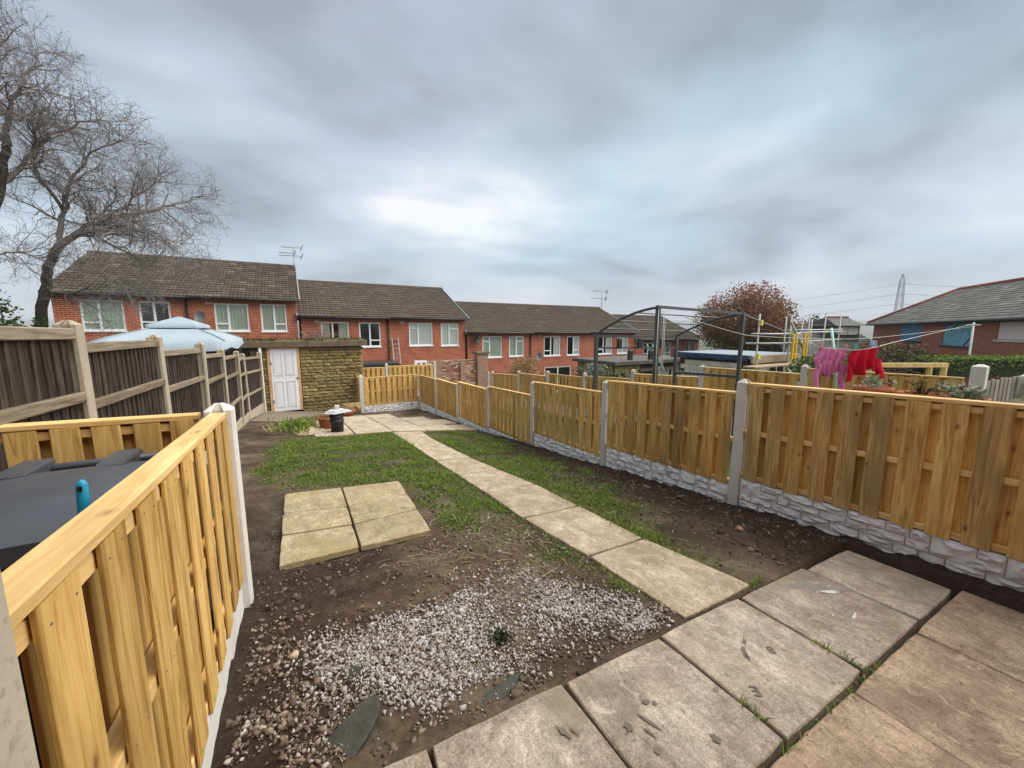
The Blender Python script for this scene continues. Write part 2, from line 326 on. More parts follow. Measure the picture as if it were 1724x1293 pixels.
M['room'] = plain('room_dark', (0.03,0.03,0.03), 0.9, 0.1)
M['shedstone'] = stone('shed_stone', [(0,(0.19,0.14,0.06)), (0.35,(0.30,0.23,0.10)), (0.7,(0.37,0.295,0.135)), (0.9,(0.25,0.165,0.072)), (1,(0.44,0.365,0.19))], (0.075,0.07,0.02), (0.56, 0.78))
M['mortar'] = plain('dark_mortar', (0.085,0.066,0.038), 0.95, 0.1, 0.4, 8)
M['roofstone'] = plain('roof_slab_stone', (0.17,0.13,0.085), 0.9, 0.1, 0.35, 5, bump=0.5)
M['moss'] = islands('moss', [(0,(0.05,0.05,0.015)), (0.6,(0.11,0.10,0.03)), (1,(0.22,0.17,0.07))], 0.95, 0)
M['peach'] = wood('door_frame_wood', (0.70,0.44,0.25), (0.62,0.37,0.19), (0.50,0.28,0.13), (0.3,0.15,0.07))
M['metal'] = plain('frame_steel', (0.055,0.062,0.070), 0.45, 0.5, 0.2)
M['galv'] = plain('galvanised_tube', (0.36,0.37,0.36), 0.5, 0.5, 0.2, 3, 0.4)
M['mint'] = plain('mint_prop', (0.36,0.62,0.54), 0.4, 0.4, 0.05)
M['yellow'] = plain('yellow_paint', (0.62,0.39,0.02), 0.5, 0.4, 0.08)
M['lime'] = plain('lime_clip', (0.66,0.66,0.08), 0.6, 0.3, 0.08)
M['hinge'] = plain('hinge_steel', (0.2,0.2,0.2), 0.4, 0.5)
M['canopy'] = plain('canopy_cloth', (0.33,0.405,0.445), 0.75, 0.2, 0.14, 3)
M['binlid'] = plain('bin_plastic', (0.070,0.077,0.088), 0.38, 0.4, 0.30, 5, bump=0.08)
M['cyan'] = plain('cyan_plastic', (0.010,0.25,0.40), 0.35, 0.5, 0.05)
M['bark'] = plain('bark', (0.075,0.062,0.048), 0.95, 0.1, 0.4, 9, bump=0.6)
M['twig'] = plain('twig', (0.23,0.20,0.185), 0.9, 0.1, 0.3)
M['leaf_red'] = islands('leaf_red', [(0,(0.17,0.065,0.04)), (0.45,(0.31,0.125,0.075)), (0.8,(0.27,0.13,0.055)), (1,(0.38,0.20,0.13))], 0.7, 0, 1, 0.3)
M['leaf_olive'] = islands('leaf_olive', [(0,(0.06,0.055,0.018)), (0.5,(0.125,0.11,0.035)), (1,(0.20,0.165,0.06))], 0.7, 0, 1, 0.3)
M['leaf_green'] = islands('leaf_green', [(0,(0.035,0.06,0.014)), (0.6,(0.085,0.13,0.03)), (1,(0.16,0.21,0.055))], 0.7, 0, 1, 0.3)
M['leaf_dark'] = islands('leaf_dark', [(0,(0.016,0.022,0.012)), (0.7,(0.045,0.055,0.025)), (1,(0.09,0.095,0.05))], 0.7, 0, 1, 0.2)
M['leaf_tan'] = islands('leaf_tan', [(0,(0.22,0.13,0.06)), (0.6,(0.36,0.23,0.11)), (1,(0.46,0.34,0.19))], 0.8, 0, 1, 0.2)
M['leaf_sage'] = islands('leaf_sage', [(0,(0.13,0.17,0.10)), (0.6,(0.28,0.33,0.22)), (1,(0.44,0.48,0.36))], 0.7, 0, 1, 0.25)
M['hedge'] = islands('hedge_leaf', [(0,(0.05,0.085,0.015)), (0.5,(0.14,0.21,0.035)), (1,(0.27,0.34,0.08))], 0.7, 0, 1, 0.3)
M['terracotta'] = plain('terracotta', (0.36,0.115,0.06), 0.8, 0.2, 0.15)
M['blackpot'] = plain('black_pot', (0.022,0.024,0.022), 0.55, 0.4, 0.4, 9)
M['sand'] = plain('sandy_rubble', (0.52,0.42,0.27), 0.95, 0.1, 0.25, 9, bump=0.8)
M['block'] = stone('concrete_block', [(0,(0.54,0.50,0.41)), (0.5,(0.62,0.58,0.49)), (1,(0.67,0.63,0.54))], None, bumps=0.4)
M['bluefelt'] = plain('blue_tarp', (0.028,0.05,0.115), 0.55, 0.3, 0.3, 4)
M['greyfelt'] = plain('grey_roof_felt', (0.25,0.29,0.33), 0.7, 0.3, 0.12, 2)
M['darkfelt'] = plain('dark_roof_felt', (0.12,0.105,0.09), 0.9, 0.2, 0.25, 2)
M['plank'] = wood('scaffold_plank', (0.52,0.40,0.27), (0.45,0.335,0.21), (0.34,0.24,0.15), (0.2,0.13,0.08))
M['bluepaint'] = plain('blue_board', (0.11,0.30,0.50), 0.7, 0.3, 0.35, 5)
M['bluepaint2'] = plain('blue_board_worn', (0.20,0.48,0.62), 0.7, 0.3, 0.5, 6)
M['pinkboard'] = plain('pale_pink_board', (0.74,0.62,0.60), 0.8, 0.2, 0.06)
M['redbrown'] = plain('red_brown_paint', (0.16,0.045,0.03), 0.85, 0.2, 0.3)
M['rope'] = plain('pale_rope', (0.5,0.5,0.44), 0.8, 0.2)
M['polew'] = plain('pale_pole', (0.62,0.66,0.58), 0.6, 0.3)
M['steel_far'] = plain('pylon_steel', (0.20,0.20,0.235), 0.7, 0.3)
M['pegblue'] = plain('peg_blue', (0.45,0.52,0.75), 0.5, 0.4); M['pegteal'] = plain('peg_teal', (0.05,0.42,0.42), 0.5, 0.4); M['pegpink'] = plain('peg_pink', (0.6,0.25,0.28), 0.5, 0.4)
def cloth(name, c, stripe=None):
    m = Mat(name, 0.9, 0.1); co = m.coord()
    if stripe:
        w = m.n('ShaderNodeTexWave'); w.inputs['Scale'].default_value = 12; w.inputs['Distortion'].default_value = 0.6; m.l(co, w.inputs['Vector']); m.color(m.mix(w.outputs[0], c, stripe))
    else: m.color(m.mix(m.noise(co, 8, 4), tuple(x*0.75 for x in c), c))
    m.bump(m.noise(co, 120, 3), 0.2, 0.003); return m.m
M['pink'] = cloth('pink_cloth', (0.66,0.22,0.40), (0.56,0.15,0.33)); M['red'] = cloth('red_cloth', (0.55,0.008,0.028))
M['splash'] = plain('white_splash', (0.58,0.555,0.50), 0.8); M['wet'] = plain('damp_mark', (0.16,0.132,0.10), 0.8, 0.2, 0.3, 30); M['damp'] = plain('grey_smear', (0.235,0.21,0.175), 0.7, 0.2, 0.2, 12)

# ================================================================== ground shape
GX = np.array([-1.2, 1.9, 3.9]); GY = np.array([1.2, 8.5, 14.2])
GZ = np.array([[-1.428,-1.614,-1.68],[-2.034,-2.22,-2.44],[-2.55,-2.86,-2.89]])
def gz(x, y):
    x = np.clip(np.asarray(x, float), -1.4, 4.1); y = np.asarray(y, float)
    fx = [np.interp(x, GX, GZ[k]) for k in range(3)]
    yy = np.clip(y, 1.2, 14.8)
    t = np.clip((yy-1.2)/7.3, 0, 1); s = np.maximum(0, (yy-8.5)/5.7)
    z = np.where(yy < 8.5, fx[0]*(1-t)+fx[1]*t, fx[1]+(fx[2]-fx[1])*s)
    return np.where(y < 1.2, np.where(x > 3.72, -1.67+0.06*(1.2-np.maximum(y, -0.5)), -1.60-0.063*x-0.02*y), z)
def patio_z(x, y): return -1.46-0.063*x-0.02*y
def sst(a, b, v): t = np.clip((v-a)/(b-a), 0, 1); return t*t*(3-2*t)
def turf_mask(x, y):
    """0..1: how much turf grows at a spot"""
    x = np.asarray(x, float); y = np.asarray(y, float); nz = fbm(x, y, 4, 1.3); n2 = fbm(x+40, y+11, 3, 4.0)
    left = sst(3.4, 4.9, y+0.9*(x-0.9)+1.3*(nz-0.5))*sst(-0.75, 0.05, x+0.9*(nz-0.5))*(1-sst(1.66, 1.76, x))
    left = np.maximum(left, sst(0.95, 1.25, x)*sst(2.3, 3.2, y+1.1*(nz-0.5))*(1-sst(1.72, 1.8, x)))
    left = np.maximum(left, 0.4*sst(1.1, 1.7, x)*sst(1.5, 2.3, y+1.2*(nz-0.5))*(1-sst(1.72, 1.8, x)))
    right = sst(2.30, 2.42, x)*(1-sst(2.9, 3.75, x+0.8*(nz-0.5)-0.06*(y-3)))*sst(1.25, 2.6, y-1.3*(x-2.5)+1.0*(nz-0.5))
    m = np.maximum(left, right)*(1-sst(8.3, 8.7, y)); return np.clip(m*(0.22+0.95*sst(0.30, 0.62, n2))*(0.45+0.65*sst(0.32, 0.55, fbm(x+71, y+23, 4, 1.9))), 0, 1)*np.where(m > 0.05, 1, 0)
def soil_h(x, y):
    x = np.asarray(x, float); y = np.asarray(y, float)
    rough = 0.5+0.6*np.maximum((1-sst(-0.1, 0.5, x))*(1-sst(2.6, 4.5, y)), sst(2.7, 3.3, x)*(1-sst(3.8, 8, y)))
    return gz(x, y)-0.012+0.05*(fbm(x, y, 3, 1.1)-0.5)+rough*(0.05*(fbm(x, y, 4, 6.0)-0.5)+0.035*(fbm(x, y, 3, 17.0)-0.5))+0.012*(fbm(x, y, 2, 30.0)-0.5)
xs = np.arange(-1.30, 4.0, 0.022); ys = [-1.75+0.06*k for k in range(44)]+[0.9]
while ys[-1] < 14.75: ys.append(ys[-1]+0.013+0.0055*(ys[-1]-0.9))
ys = np.array(ys); XX, YY = np.meshgrid(xs, ys)
V = np.stack([XX, YY, soil_h(XX, YY)], -1).reshape(-1, 3); nx = len(xs); ny = len(ys)
ii = np.arange((nx-1)*(ny-1)); r_, c_ = ii//(nx-1), ii % (nx-1); a_ = r_*nx+c_
me = np_mesh('garden_soil', V, np.stack([a_, a_+1, a_+nx+1, a_+nx], 1), M['soil'], True)
at = me.attributes.new('turf', 'FLOAT', 'POINT'); at.data.foreach_set('value', turf_mask(V[:,0], V[:,1]).astype(np.float32))
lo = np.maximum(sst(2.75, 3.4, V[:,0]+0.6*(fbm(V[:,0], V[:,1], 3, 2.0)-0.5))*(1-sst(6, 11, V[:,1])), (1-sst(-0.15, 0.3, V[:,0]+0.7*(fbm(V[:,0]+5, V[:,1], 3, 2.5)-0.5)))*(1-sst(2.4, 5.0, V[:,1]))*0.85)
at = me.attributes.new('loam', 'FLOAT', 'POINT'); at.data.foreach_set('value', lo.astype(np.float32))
tag(link(bpy.data.objects.new('garden_soil', me)), kind='structure')
# far terrain: falls with the hill, dips into a valley, rises to hazy hills
def terrain_z(x, y):
    r = np.hypot(x, y); near = -1.56-0.058*np.clip(x, -60, 200)-0.088*np.clip(y, 0, 120)
    near = np.where(y < 0, -1.62-0.058*np.clip(x, -60, 200), near)
    far = -14+0*x; hill = 78*sst(700, 2600, r)*(0.45+0.8*fbm(x, y, 3, 0.0011))
    w = sst(50, 260, r); return near*(1-w)+(far+hill-6)*w
rr = np.concatenate([[0.0], np.geomspace(0.8, 5000, 70)]); aa = np.linspace(0, 2*math.pi, 121)[:-1]
TV = [(0, 0, float(terrain_z(np.array(0.0), np.array(0.0))))]
for r in rr[1:]:
    x = r*np.cos(aa); y = r*np.sin(aa); TV += list(zip(x, y, terrain_z(x, y)))
TF = [(0, 1+j, 1+(j+1) % 120) for j in range(120)]
for i in range(len(rr)-2):
    for j in range(120):
        a = 1+i*120+j; b = 1+i*120+(j+1) % 120; TF.append((a, b, b+120, a+120)[::-1])
mt = bpy.data.meshes.new('terrain'); mt.from_pydata(TV, [], TF); mt.materials.append(M['terrain']); mt.polygons.foreach_set('use_smooth', [True]*len(mt.polygons))
tag(link(bpy.data.objects.new('terrain', mt)), kind='structure')

# ================================================================== paving
def slab_obj(parent, poly, zfun, top, thick, mat, ch=0.006):
    k = len(poly); cx = sum(p[0] for p in poly)/k; cy = sum(p[1] for p in poly)/k; j = lambda: random.uniform(-0.003, 0.003)
    # subdivide the edges and wear them a little
    pts = []
    for i in range(k):
        a = poly[i]; b = poly[(i+1) % k]; n = max(2, int(math.hypot(b[0]-a[0], b[1]-a[1])/0.11))
        for q in range(n):
            t = q/n; w = 0.0022 if q else 0.004
            px, py = a[0]+(b[0]-a[0])*t+random.uniform(-w, w), a[1]+(b[1]-a[1])*t+random.uniform(-w, w)
            if q == 0: d = math.hypot(px-cx, py-cy); px -= (px-cx)/d*0.008; py -= (py-cy)/d*0.008
            pts.append((px, py))
    tx, ty, tz = random.uniform(-0.004, 0.004), random.uniform(-0.004, 0.004), random.uniform(-0.003, 0.003)
    b = MB(); n = len(pts); zc = zfun(cx, cy)
    for dz, ins in ((-thick, 0), (-ch, 0), (0, ch)):
        for (x, y) in pts:
            d = math.hypot(x-cx, y-cy) or 1; X = x-(x-cx)/d*ins; Y = y-(y-cy)/d*ins
            b.v.append((X, Y, float(zfun(X, Y))+top+tz+(X-cx)*tx+(Y-cy)*ty+dz))
    for r in range(2):
        for i in range(n): b.f.append((r*n+i, r*n+(i+1) % n, (r+1)*n+(i+1) % n, (r+1)*n+i))
    b.f.append(tuple(2*n+i for i in range(n)))
    return b.build('paving_slab', mat, parent)
def rectp(x0, x1, y0, y1, g=0.006): return [(x0+g, y0+g), (x1-g, y0+g), (x1-g, y1-g), (x0+g, y1-g)]
def bed(name, poly, zfun, off, mat):
    b = MB(); k = len(poly); b.prism(poly, 0, 1); b.v = [(x, y, float(zfun(x, y))+(off if z else off-0.1)) for x, y, z in b.v]
    return tag(b.build(name, mat), kind='structure')
patio = bed('patio', [(-1.3,-3.05),(4.15,-3.05),(4.15,1.25),(-0.26,1.25),(-0.26,0.9),(-1.3,0.9)], patio_z, -0.11, M['soil'])
xj = [-0.30, 0.326, 0.936, 1.562, 2.272, 3.05, 3.70]; S1 = []
for i in range(6):
    y1 = [1.215, 1.212, 1.205, 1.21, 1.20, 1.175][i]
    S1.append(slab_obj(patio, rectp(xj[i], xj[i+1], 0.592, y1, 0.006), patio_z, 0, 0.12, M['slab_patio']))
ring = [(-0.30,-0.33,0.7),(0.70,-0.37,0.95),(1.60,-0.33,0.95)]
xb = [-0.30, 0.42, 1.30, 2.06, 2.88, 4.2]
for i in range(5):
    slab_obj(patio, rectp(xb[i], xb[i+1], -0.28, 0.574, 0.0015), patio_z, 0.006, 0.12, M['slab_brown'])
    for ya, yb_ in ((-1.2,-0.285),(-2.1,-1.205),(-3.0,-2.105)): slab_obj(patio, rectp(xb[i], xb[i+1], ya, yb_, 0.0015), patio_z, 0.004, 0.045, M['slab_brown'])
# foot marks, splashes and smears dried onto the slabs
def decal(parent, pts, mat, name, lift=0.0025):
    b = MB(); b.poly([(x, y, float(patio_z(x, y))+lift) for x, y in pts]); o = b.build(name, mat, parent); return o
def blob(cx, cy, rx, ry, ang, n=14, jag=0.35):
    return [(cx+math.cos(ang)*u-math.sin(ang)*v, cy+math.sin(ang)*u+math.cos(ang)*v) for u, v in [(rx*(1+random.uniform(-jag, jag))*math.cos(2*math.pi*i/n), ry*(1+random.uniform(-jag, jag))*math.sin(2*math.pi*i/n)) for i in range(n)]]
def glyph(parent, cx, cy, s, ang, bars, mat):
    b = MB()
    for (x0, x1, y0, y1) in bars:
        q = [(cx+s*(math.cos(ang)*u-math.sin(ang)*v), cy+s*(math.sin(ang)*u+math.cos(ang)*v)) for u, v in ((x0,y0),(x1,y0),(x1,y1),(x0,y1))]
        b.poly([(x, y, float(patio_z(x, y))+0.0045) for x, y in q])
    return b.build('tread_mark', mat, parent)
Eb = [(0,0.2,0,1),(0.2,0.62,0,0.18),(0.2,0.62,0.41,0.58),(0.2,0.62,0.82,1)]; Bb = Eb+[(0.5,0.66,0.1,0.45),(0.5,0.66,0.55,0.9)]
glyph(S1[3], 1.70, 0.79, 0.052, R(150), Eb, M['wet']); glyph(S1[3], 2.02, 0.885, 0.046, R(150), Bb, M['wet'])
for (cx, cy, rx, ry, a) in [(1.86,0.93,0.035,0.012,40),(1.84,0.90,0.022,0.009,50),(1.93,0.97,0.03,0.008,35)]: decal(S1[3], blob(cx, cy, rx, ry, R(a), jag=0.5), M['wet'], 'foot_mark', 0.0045)
for (cx, cy, rx, ry, a) in [(1.13,0.90,0.008,0.05,20),(1.19,0.96,0.014,0.012,0),(1.22,0.94,0.011,0.009,0),(1.07,0.80,0.016,0.012,0),(1.10,0.86,0.008,0.022,15),(1.31,0.73,0.014,0.019,10),(1.04,0.92,0.018,0.02,0)]: decal(S1[2], blob(cx, cy, rx, ry, R(a), jag=0.45), M['wet'], 'foot_mark', 0.0045)
for (cx, cy, rx, ry, a) in [(0.80,1.02,0.011,0.03,20),(0.84,1.0,0.005,0.028,15)]: decal(S1[1], blob(cx, cy, rx, ry, R(a), jag=0.45), M['wet'], 'foot_mark', 0.0045)
decal(S1[4], blob(2.88,0.965,0.055,0.016,R(-25),26,0.35), M['splash'], 'white_splash', 0.006); decal(S1[4], blob(2.73,0.79,0.045,0.006,R(12),20,0.4), M['splash'], 'white_splash', 0.005)
for c in [(2.80,1.00),(2.95,1.0),(2.62,0.85)]: decal(S1[4], blob(*c,0.009,0.005,0.4), M['splash'], 'white_splash', 0.005)
decal(S1[4], [(2.50,1.165),(2.72,1.075),(2.96,0.93),(3.02,0.90),(2.95,1.02),(2.78,1.12),(2.60,1.17)], M['damp'], 'grey_smear', 0.0035)
# garden path
path = bed('garden_path', [(1.77,1.2),(2.40,1.2),(2.36,8.35),(1.71,8.35)], gz, -0.012, M['soil'])
yj = [1.215, 2.045, 2.89, 3.72, 4.55, 5.395, 6.32, 7.32, 8.33]
xl = [1.80,1.80,1.745,1.76,1.745,1.735,1.735,1.735,1.705]; xr = [2.46,2.40,2.41,2.43,2.36,2.30,2.28,2.28,2.36]
for i in range(8):
    slab_obj(path, [(xl[i]+0.004,yj[i]+0.010),(xr[i]-0.004,yj[i]+0.010),(xr[i+1]-0.004,yj[i+1]-0.010),(xl[i+1]+0.004,yj[i+1]-0.010)], gz, 0.017, 0.045, M['slab_path'])
# six loose slabs on the mud
pad = bed('slab_pad', [(-0.16,3.0),(0.88,3.05),(0.97,4.55),(-0.17,4.6)], gz, -0.012, M['soil'])
LX = [[-0.205,0.333,0.912],[-0.206,0.342,0.942],[-0.206,0.351,0.972],[-0.207,0.360,1.003]]; LY = [[2.92,2.965,3.0],[3.47,3.44,3.54],[4.02,3.92,4.06],[4.65,4.62,4.59]]
for r in range(3):
    for c in range(2):
        g = 0.0075; LYa = LY
        p = [(LX[r][c]+g, LYa[r][c]+g), (LX[r][c+1]-g, LYa[r][c+1]+g), (LX[r+1][c+1]-g, LYa[r+1][c+1]-g), (LX[r+1][c]+g, LYa[r+1][c]-g)]
        slab_obj(pad, p, gz, 0.026+0.006*random.random(), 0.045, M['slab_buff'])
# far patio by the bottom fence
fp = bed('far_patio', [(0.1,8.55),(3.7,8.55),(3.7,13.7),(1.2,13.7),(0.2,12.5)], gz, -0.015, M['soil'])
fx = [0.22,0.98,1.78,2.55,3.30,3.78]; fy = [8.42,9.35,10.4,11.5,12.65]
for i in range(5):
    for k in range(4):
        if (i == 4 and k >= 1) or (i == 0 and k == 3): continue
        if i == 3 and k == 3: continue
        slab_obj(fp, rectp(fx[i], fx[i+1], fy[k]+(0.12*((i*7) % 3)-0.1 if k else 0), fy[k+1]+(0.12*((i*7) % 3)-0.1), 0.012), gz, 0.022, 0.04, M['slab_far'])
slab_obj(fp, rectp(3.0,3.72,9.6,10.6,0.02), gz, 0.018, 0.04, M['slab_far'])
# concrete apron before the shed
b = MB(); ap = [(-1.13,11.8),(-0.45,11.5),(0.05,12.6),(1.2,13.4),(1.80,13.9),(1.80,14.58),(-0.9,14.58)]; b.prism(ap, 0, 1)
b.v = [(x, y, float(gz(x, y))+(0.018 if z else -0.1)) for x, y, z in b.v]; tag(b.build('concrete_apron', concrete('apron_concrete', (0.15,0.12,0.085), (0.27,0.225,0.165), (0.10,0.08,0.055))), kind='structure')

# ================================================================== fences
def board_mesh(name, w, t, h, mat, ch=0.003):
    x, y = w/2, t/2; p = [(-x+ch,-y),(x-ch,-y),(x,-y+ch),(x,y-ch),(x-ch,y),(-x+ch,y),(-x,y-ch),(-x,-y+ch)]
    return MB().prism(p, -h/2, h/2).mesh(name, mat)
def hpost_mesh(name, w, d, h, mat, slot=0.05, sd=0.026, topr=0.035, plain_=False):
    """H-section concrete post, slots along local x, weathered top"""
    x, y, s = w/2, d/2, slot/2; c = 0.008
    if plain_: p = [(-x+c,-y),(x-c,-y),(x,-y+c),(x,y-c),(x-c,y),(-x+c,y),(-x,y-c),(-x,-y+c)]
    else: p = [(-x+c,-y),(x-c,-y),(x,-y+c),(x,-s),(x-sd,-s),(x-sd,s),(x,s),(x,y-c),(x-c,y),(-x+c,y),(-x,y-c),(-x,s),(-x+sd,s),(-x+sd,-s),(-x,-s),(-x,-y+c)]
    b = MB(); k = len(p)
    for z, q in ((0,1),(h-topr,1),(h-topr*0.97,0.985),(h,0.30)): b.v += [(px*q, py*q, z) for px, py in p]
    for r in range(3):
        for i in range(k): b.f.append((r*k+i, r*k+(i+1) % k, (r+1)*k+(i+1) % k, (r+1)*k+i))
    b.f.append(tuple(3*k+i for i in range(k))); return b.mesh(name, mat)
def rock_unit(seed):
    """rough stone face 1 x 1 (local x,z), proud along -y by up to 1"""
    q = random.Random(seed); b = MB(); nx_, nz_ = 5, 4
    for k in range(nz_+1):
        for i in range(nx_+1):
            e = (i in (0, nx_)) or (k in (0, nz_)); u = i/nx_-0.5; w = k/nz_-0.5
            d = 0.15+q.uniform(0, 0.22) if e else 0.62+q.uniform(-0.34, 0.45)
            if not e: u += q.uniform(-0.05, 0.05); w += q.uniform(-0.05, 0.05)
            b.v.append((u, -d, w))
    for k in range(nz_):
        for i in range(nx_):
            a = k*(nx_+1)+i; b.f.append((a, a+1, a+nx_+2, a+nx_+1))
    rim = [i for i in range(nx_+1)]+[k*(nx_+1)+nx_ for k in range(1, nz_+1)]+[nz_*(nx_+1)+i for i in range(nx_-1, -1, -1)]+[k*(nx_+1) for k in range(nz_-1, 0, -1)]
    n0 = len(b.v); b.v += [(b.v[i][0], 0.05, b.v[i][2]) for i in rim]; m = len(rim)
    for j in range(m): b.f.append((rim[(j+1) % m], rim[j], n0+j, n0+(j+1) % m))
    return b
ROCKS = [rock_unit(s).mesh('rock_face', M['rock']) for s in range(10)]
SHEDST = [rock_unit(50+s).mesh('walling_stone', M['shedstone']) for s in range(12)]
def frame_M(p, u, z): # local x along u (horizontal), local y = left of u, z up
    u = Vector((u[0], u[1], 0)).normalized(); n = Vector((-u.y, u.x, 0))
    return Matrix(((u.x, n.x, 0, p[0]), (u.y, n.y, 0, p[1]), (0, 0, 1, z), (0, 0, 0, 1)))
def rail_M(a, b_):  # local z from a to b, centred
    a = Vector(a); b_ = Vector(b_); d = (b_-a).normalized(); y = Vector((0,0,1)); x = y.cross(d).normalized(); y = d.cross(x); c = (a+b_)/2
    return Matrix(((x.x, y.x, d.x, c.x), (x.y, y.y, d.y, c.y), (x.z, y.z, d.z, c.z), (0, 0, 0, 1)))
MC = {}
nb_ = bmesh.new(); bmesh.ops.create_uvsphere(nb_, u_segments=6, v_segments=4, radius=0.0024); NAIL = bpy.data.meshes.new('nail'); nb_.to_mesh(NAIL); nb_.free(); NAIL.materials.append(plain('rusty_nail', (0.22,0.15,0.10), 0.6))
def cached(key, fn):
    if key not in MC: MC[key] = fn()
    return MC[key]
def hm_bay(root, p0, p1, z0, z1, front, H=0.985, nb=10, bw=0.126, gravel='rock', gh=0.30, mat='pine', patches=0.0, both=True, stones=True, nails=False, shift=0.0, th=0.016):
    """hit-and-miss bay from p0 to p1; cap top z0..z1; front=+1 if the seen face is left of p0->p1"""
    a = Vector((p0[0], p0[1], 0)); c = Vector((p1[0], p1[1], 0)); u = (c-a).normalized(); L = (c-a).length; n = Vector((-u.y, u.x, 0))*front; sl = (z1-z0)/L
    zt = lambda s: z0+sl*s
    capm = cached(('cap', round(L, 2)), lambda: board_mesh('capping_rail', 0.075, 0.028, L-0.004, M['pine_cut'], 0.004))
    M_ = rail_M((a.x, a.y, zt(0)-0.014), (c.x, c.y, zt(L)-0.014)); inst('capping_rail', capm, root, M_)
    rm = cached(('rail', round(L, 2)), lambda: board_mesh('rail', 0.046, 0.042, L-0.006, M['pine_cut'], 0.003))
    for dz in (0.062, 0.50, 0.955):
        inst('rail', rm, root, rail_M((a.x, a.y, zt(0)-dz), (c.x, c.y, zt(L)-dz)))
    hb = H-0.03; bm = [cached(('b', mat, bw, th, round(hb, 3), k), lambda k=k: board_mesh('fence_board', bw*(1+0.03*(k-1)), th, hb, M[mat], 0.003 if th > 0.012 else 0.0015)) for k in range(3)]
    bm2 = [cached(('b', 'pine2', bw, round(hb, 3), k), lambda k=k: board_mesh('fence_board', bw*(1+0.03*(k-1)), 0.016, hb, M['pine2'], 0.003)) for k in range(3)]
    pitch = L/nb
    for side in ((1, -1) if both else (1,)):
        off = 0.5 if side == 1 else (1.0 if shift == 0 else 0.0)
        for i in range(nb-(0 if side == 1 else 1)):
            s = min((i+off)*pitch+shift, L-bw/2)+random.uniform(-0.004, 0.004); pos = a+u*s+n*side*0.0315
            m_ = frame_M(pos, u if front*side > 0 else -u, zt(s)-0.029-hb/2+random.uniform(-0.004, 0.004)) @ Matrix.Rotation(random.uniform(-0.006, 0.006), 4, 'Y')
            pool = bm2 if random.random() < patches else bm
            inst('fence_board', random.choice(pool), root, m_)
            if nails and side == 1:
                for dz in (0.062, 0.50, 0.955):
                    for du in (-0.035, 0.035):
                        q = pos+u*(du+random.uniform(-0.006, 0.006))+n*(th/2+0.0005); inst('nail', NAIL, root, Matrix.Translation((q.x, q.y, zt(s)-dz+random.uniform(-0.008, 0.008))))
    if gravel:
        g = MB(); w = 0.018 if gravel == 'rock' else 0.025; nn = n
        for s_ in (0, L):
            for side in (-1, 1):
                for dz in (0, gh):
                    P = a+u*s_+nn*side*w; g.v.append((P.x, P.y, zt(s_)-H-dz-0.002))
        g.f += [(0,2,3,1),(4,5,7,6),(0,4,6,2),(1,3,7,5),(0,1,5,4),(2,6,7,3)]
        gb = g.build('gravel_board', M['joint'] if gravel == 'rock' else M['concw'], root)
        if gravel == 'rock' and stones:
            rows = [(0, 0.073), (0.075, 0.073), (0.150, 0.073), (0.225, 0.073)]; taken = {}
            for k, (dz, hh) in enumerate(rows):
                s = 0.01+random.uniform(0, 0.05) if k else 0.0
                while s < L-0.03:
                    w_ = random.uniform(0.10, 0.25); tall = (random.random() < 0.12 or s < 0.01) and k < 3
                    if s+w_ > L-0.12: w_ = L-s-0.005
                    if taken.get(k) and any(x0 < s+w_*0.5 < x1 for x0, x1 in taken[k]):
                        x0, x1 = [t for t in taken[k] if t[0] < s+w_*0.5 < t[1]][0]; s = x1+0.004; continue
                    h_ = hh
                    if tall: h_ = hh*2+0.002; taken.setdefault(k+1, []).append((s, s+w_))
                    P = a+u*(s+w_/2)+nn*0.016; zc = zt(s+w_/2)-H-dz-h_/2-0.002
                    uu = u if front < 0 else -u   # rock faces look along local -y
                    m_ = frame_M(P, uu, zc) @ Matrix.Diagonal((w_-0.006, 0.034, h_-0.004, 1)); inst('stone_face', random.choice(ROCKS), gb, m_)
                    s += w_+0.002
def posts(root, lst, u, h, mat='conc', w=0.10, d=0.10, plain_=False, topr=0.035, name='concrete_post'):
    for (x, y, zt) in lst:
        m = cached(('post', mat, w, d, h, plain_, topr), lambda: hpost_mesh(name, w, d, h, M[mat], topr=topr, plain_=plain_))
        inst(name, m, root, frame_M((x, y), u, zt-h))
# --- right boundary fence
FX = 3.92
fR = empty('timber_fence', (FX, 7, -2.4), 'long new yellow timber fence on white rock-faced boards, right of the path', 'fence')
pY = [0.24, 2.19, 4.15, 6.11, 8.06, 10.04, 11.95, 13.85]; pZ = [-0.40,-0.481,-0.714,-0.951,-1.286,-1.445,-1.538,-1.614]
posts(fR, [(FX, y, z) for y, z in zip(pY, pZ)], (0,1), 1.75)
bz = [(-0.447,-0.512),(-0.617,-0.708),(-0.892,-0.954),(-1.226,-1.288),(-1.367,-1.402),(-1.488,-1.521),(-1.546,-1.600)]
for i in range(7): hm_bay(fR, (FX, pY[i]+0.05), (FX, pY[i+1]-0.05), *bz[i], front=1, patches=[0.5,0.1,0.05,0,0,0,0][i], nails=i < 2)
posts(fR, [(FX, -1.71, -0.33)], (0,1), 1.75); hm_bay(fR, (FX, -1.66), (FX, 0.19), -0.36, -0.42, front=1, patches=0.5)
# --- bottom fence
fB = empty('timber_fence', (2.9, 13.9, -2.86), 'short new timber fence closing the far end of the garden', 'fence')
posts(fB, [(1.90, 13.93, -1.50)], (1,0), 1.75, w=0.13, d=0.13)
hm_bay(fB, (1.97, 13.92), (3.86, 13.92), -1.60, -1.575, front=-1, H=0.99)
posts(fB, [(1.86, 15.6, -1.50)], (0,1), 1.75); hm_bay(fB, (1.86, 14.0), (1.86, 15.55), -1.60, -1.64, front=1, nb=8)
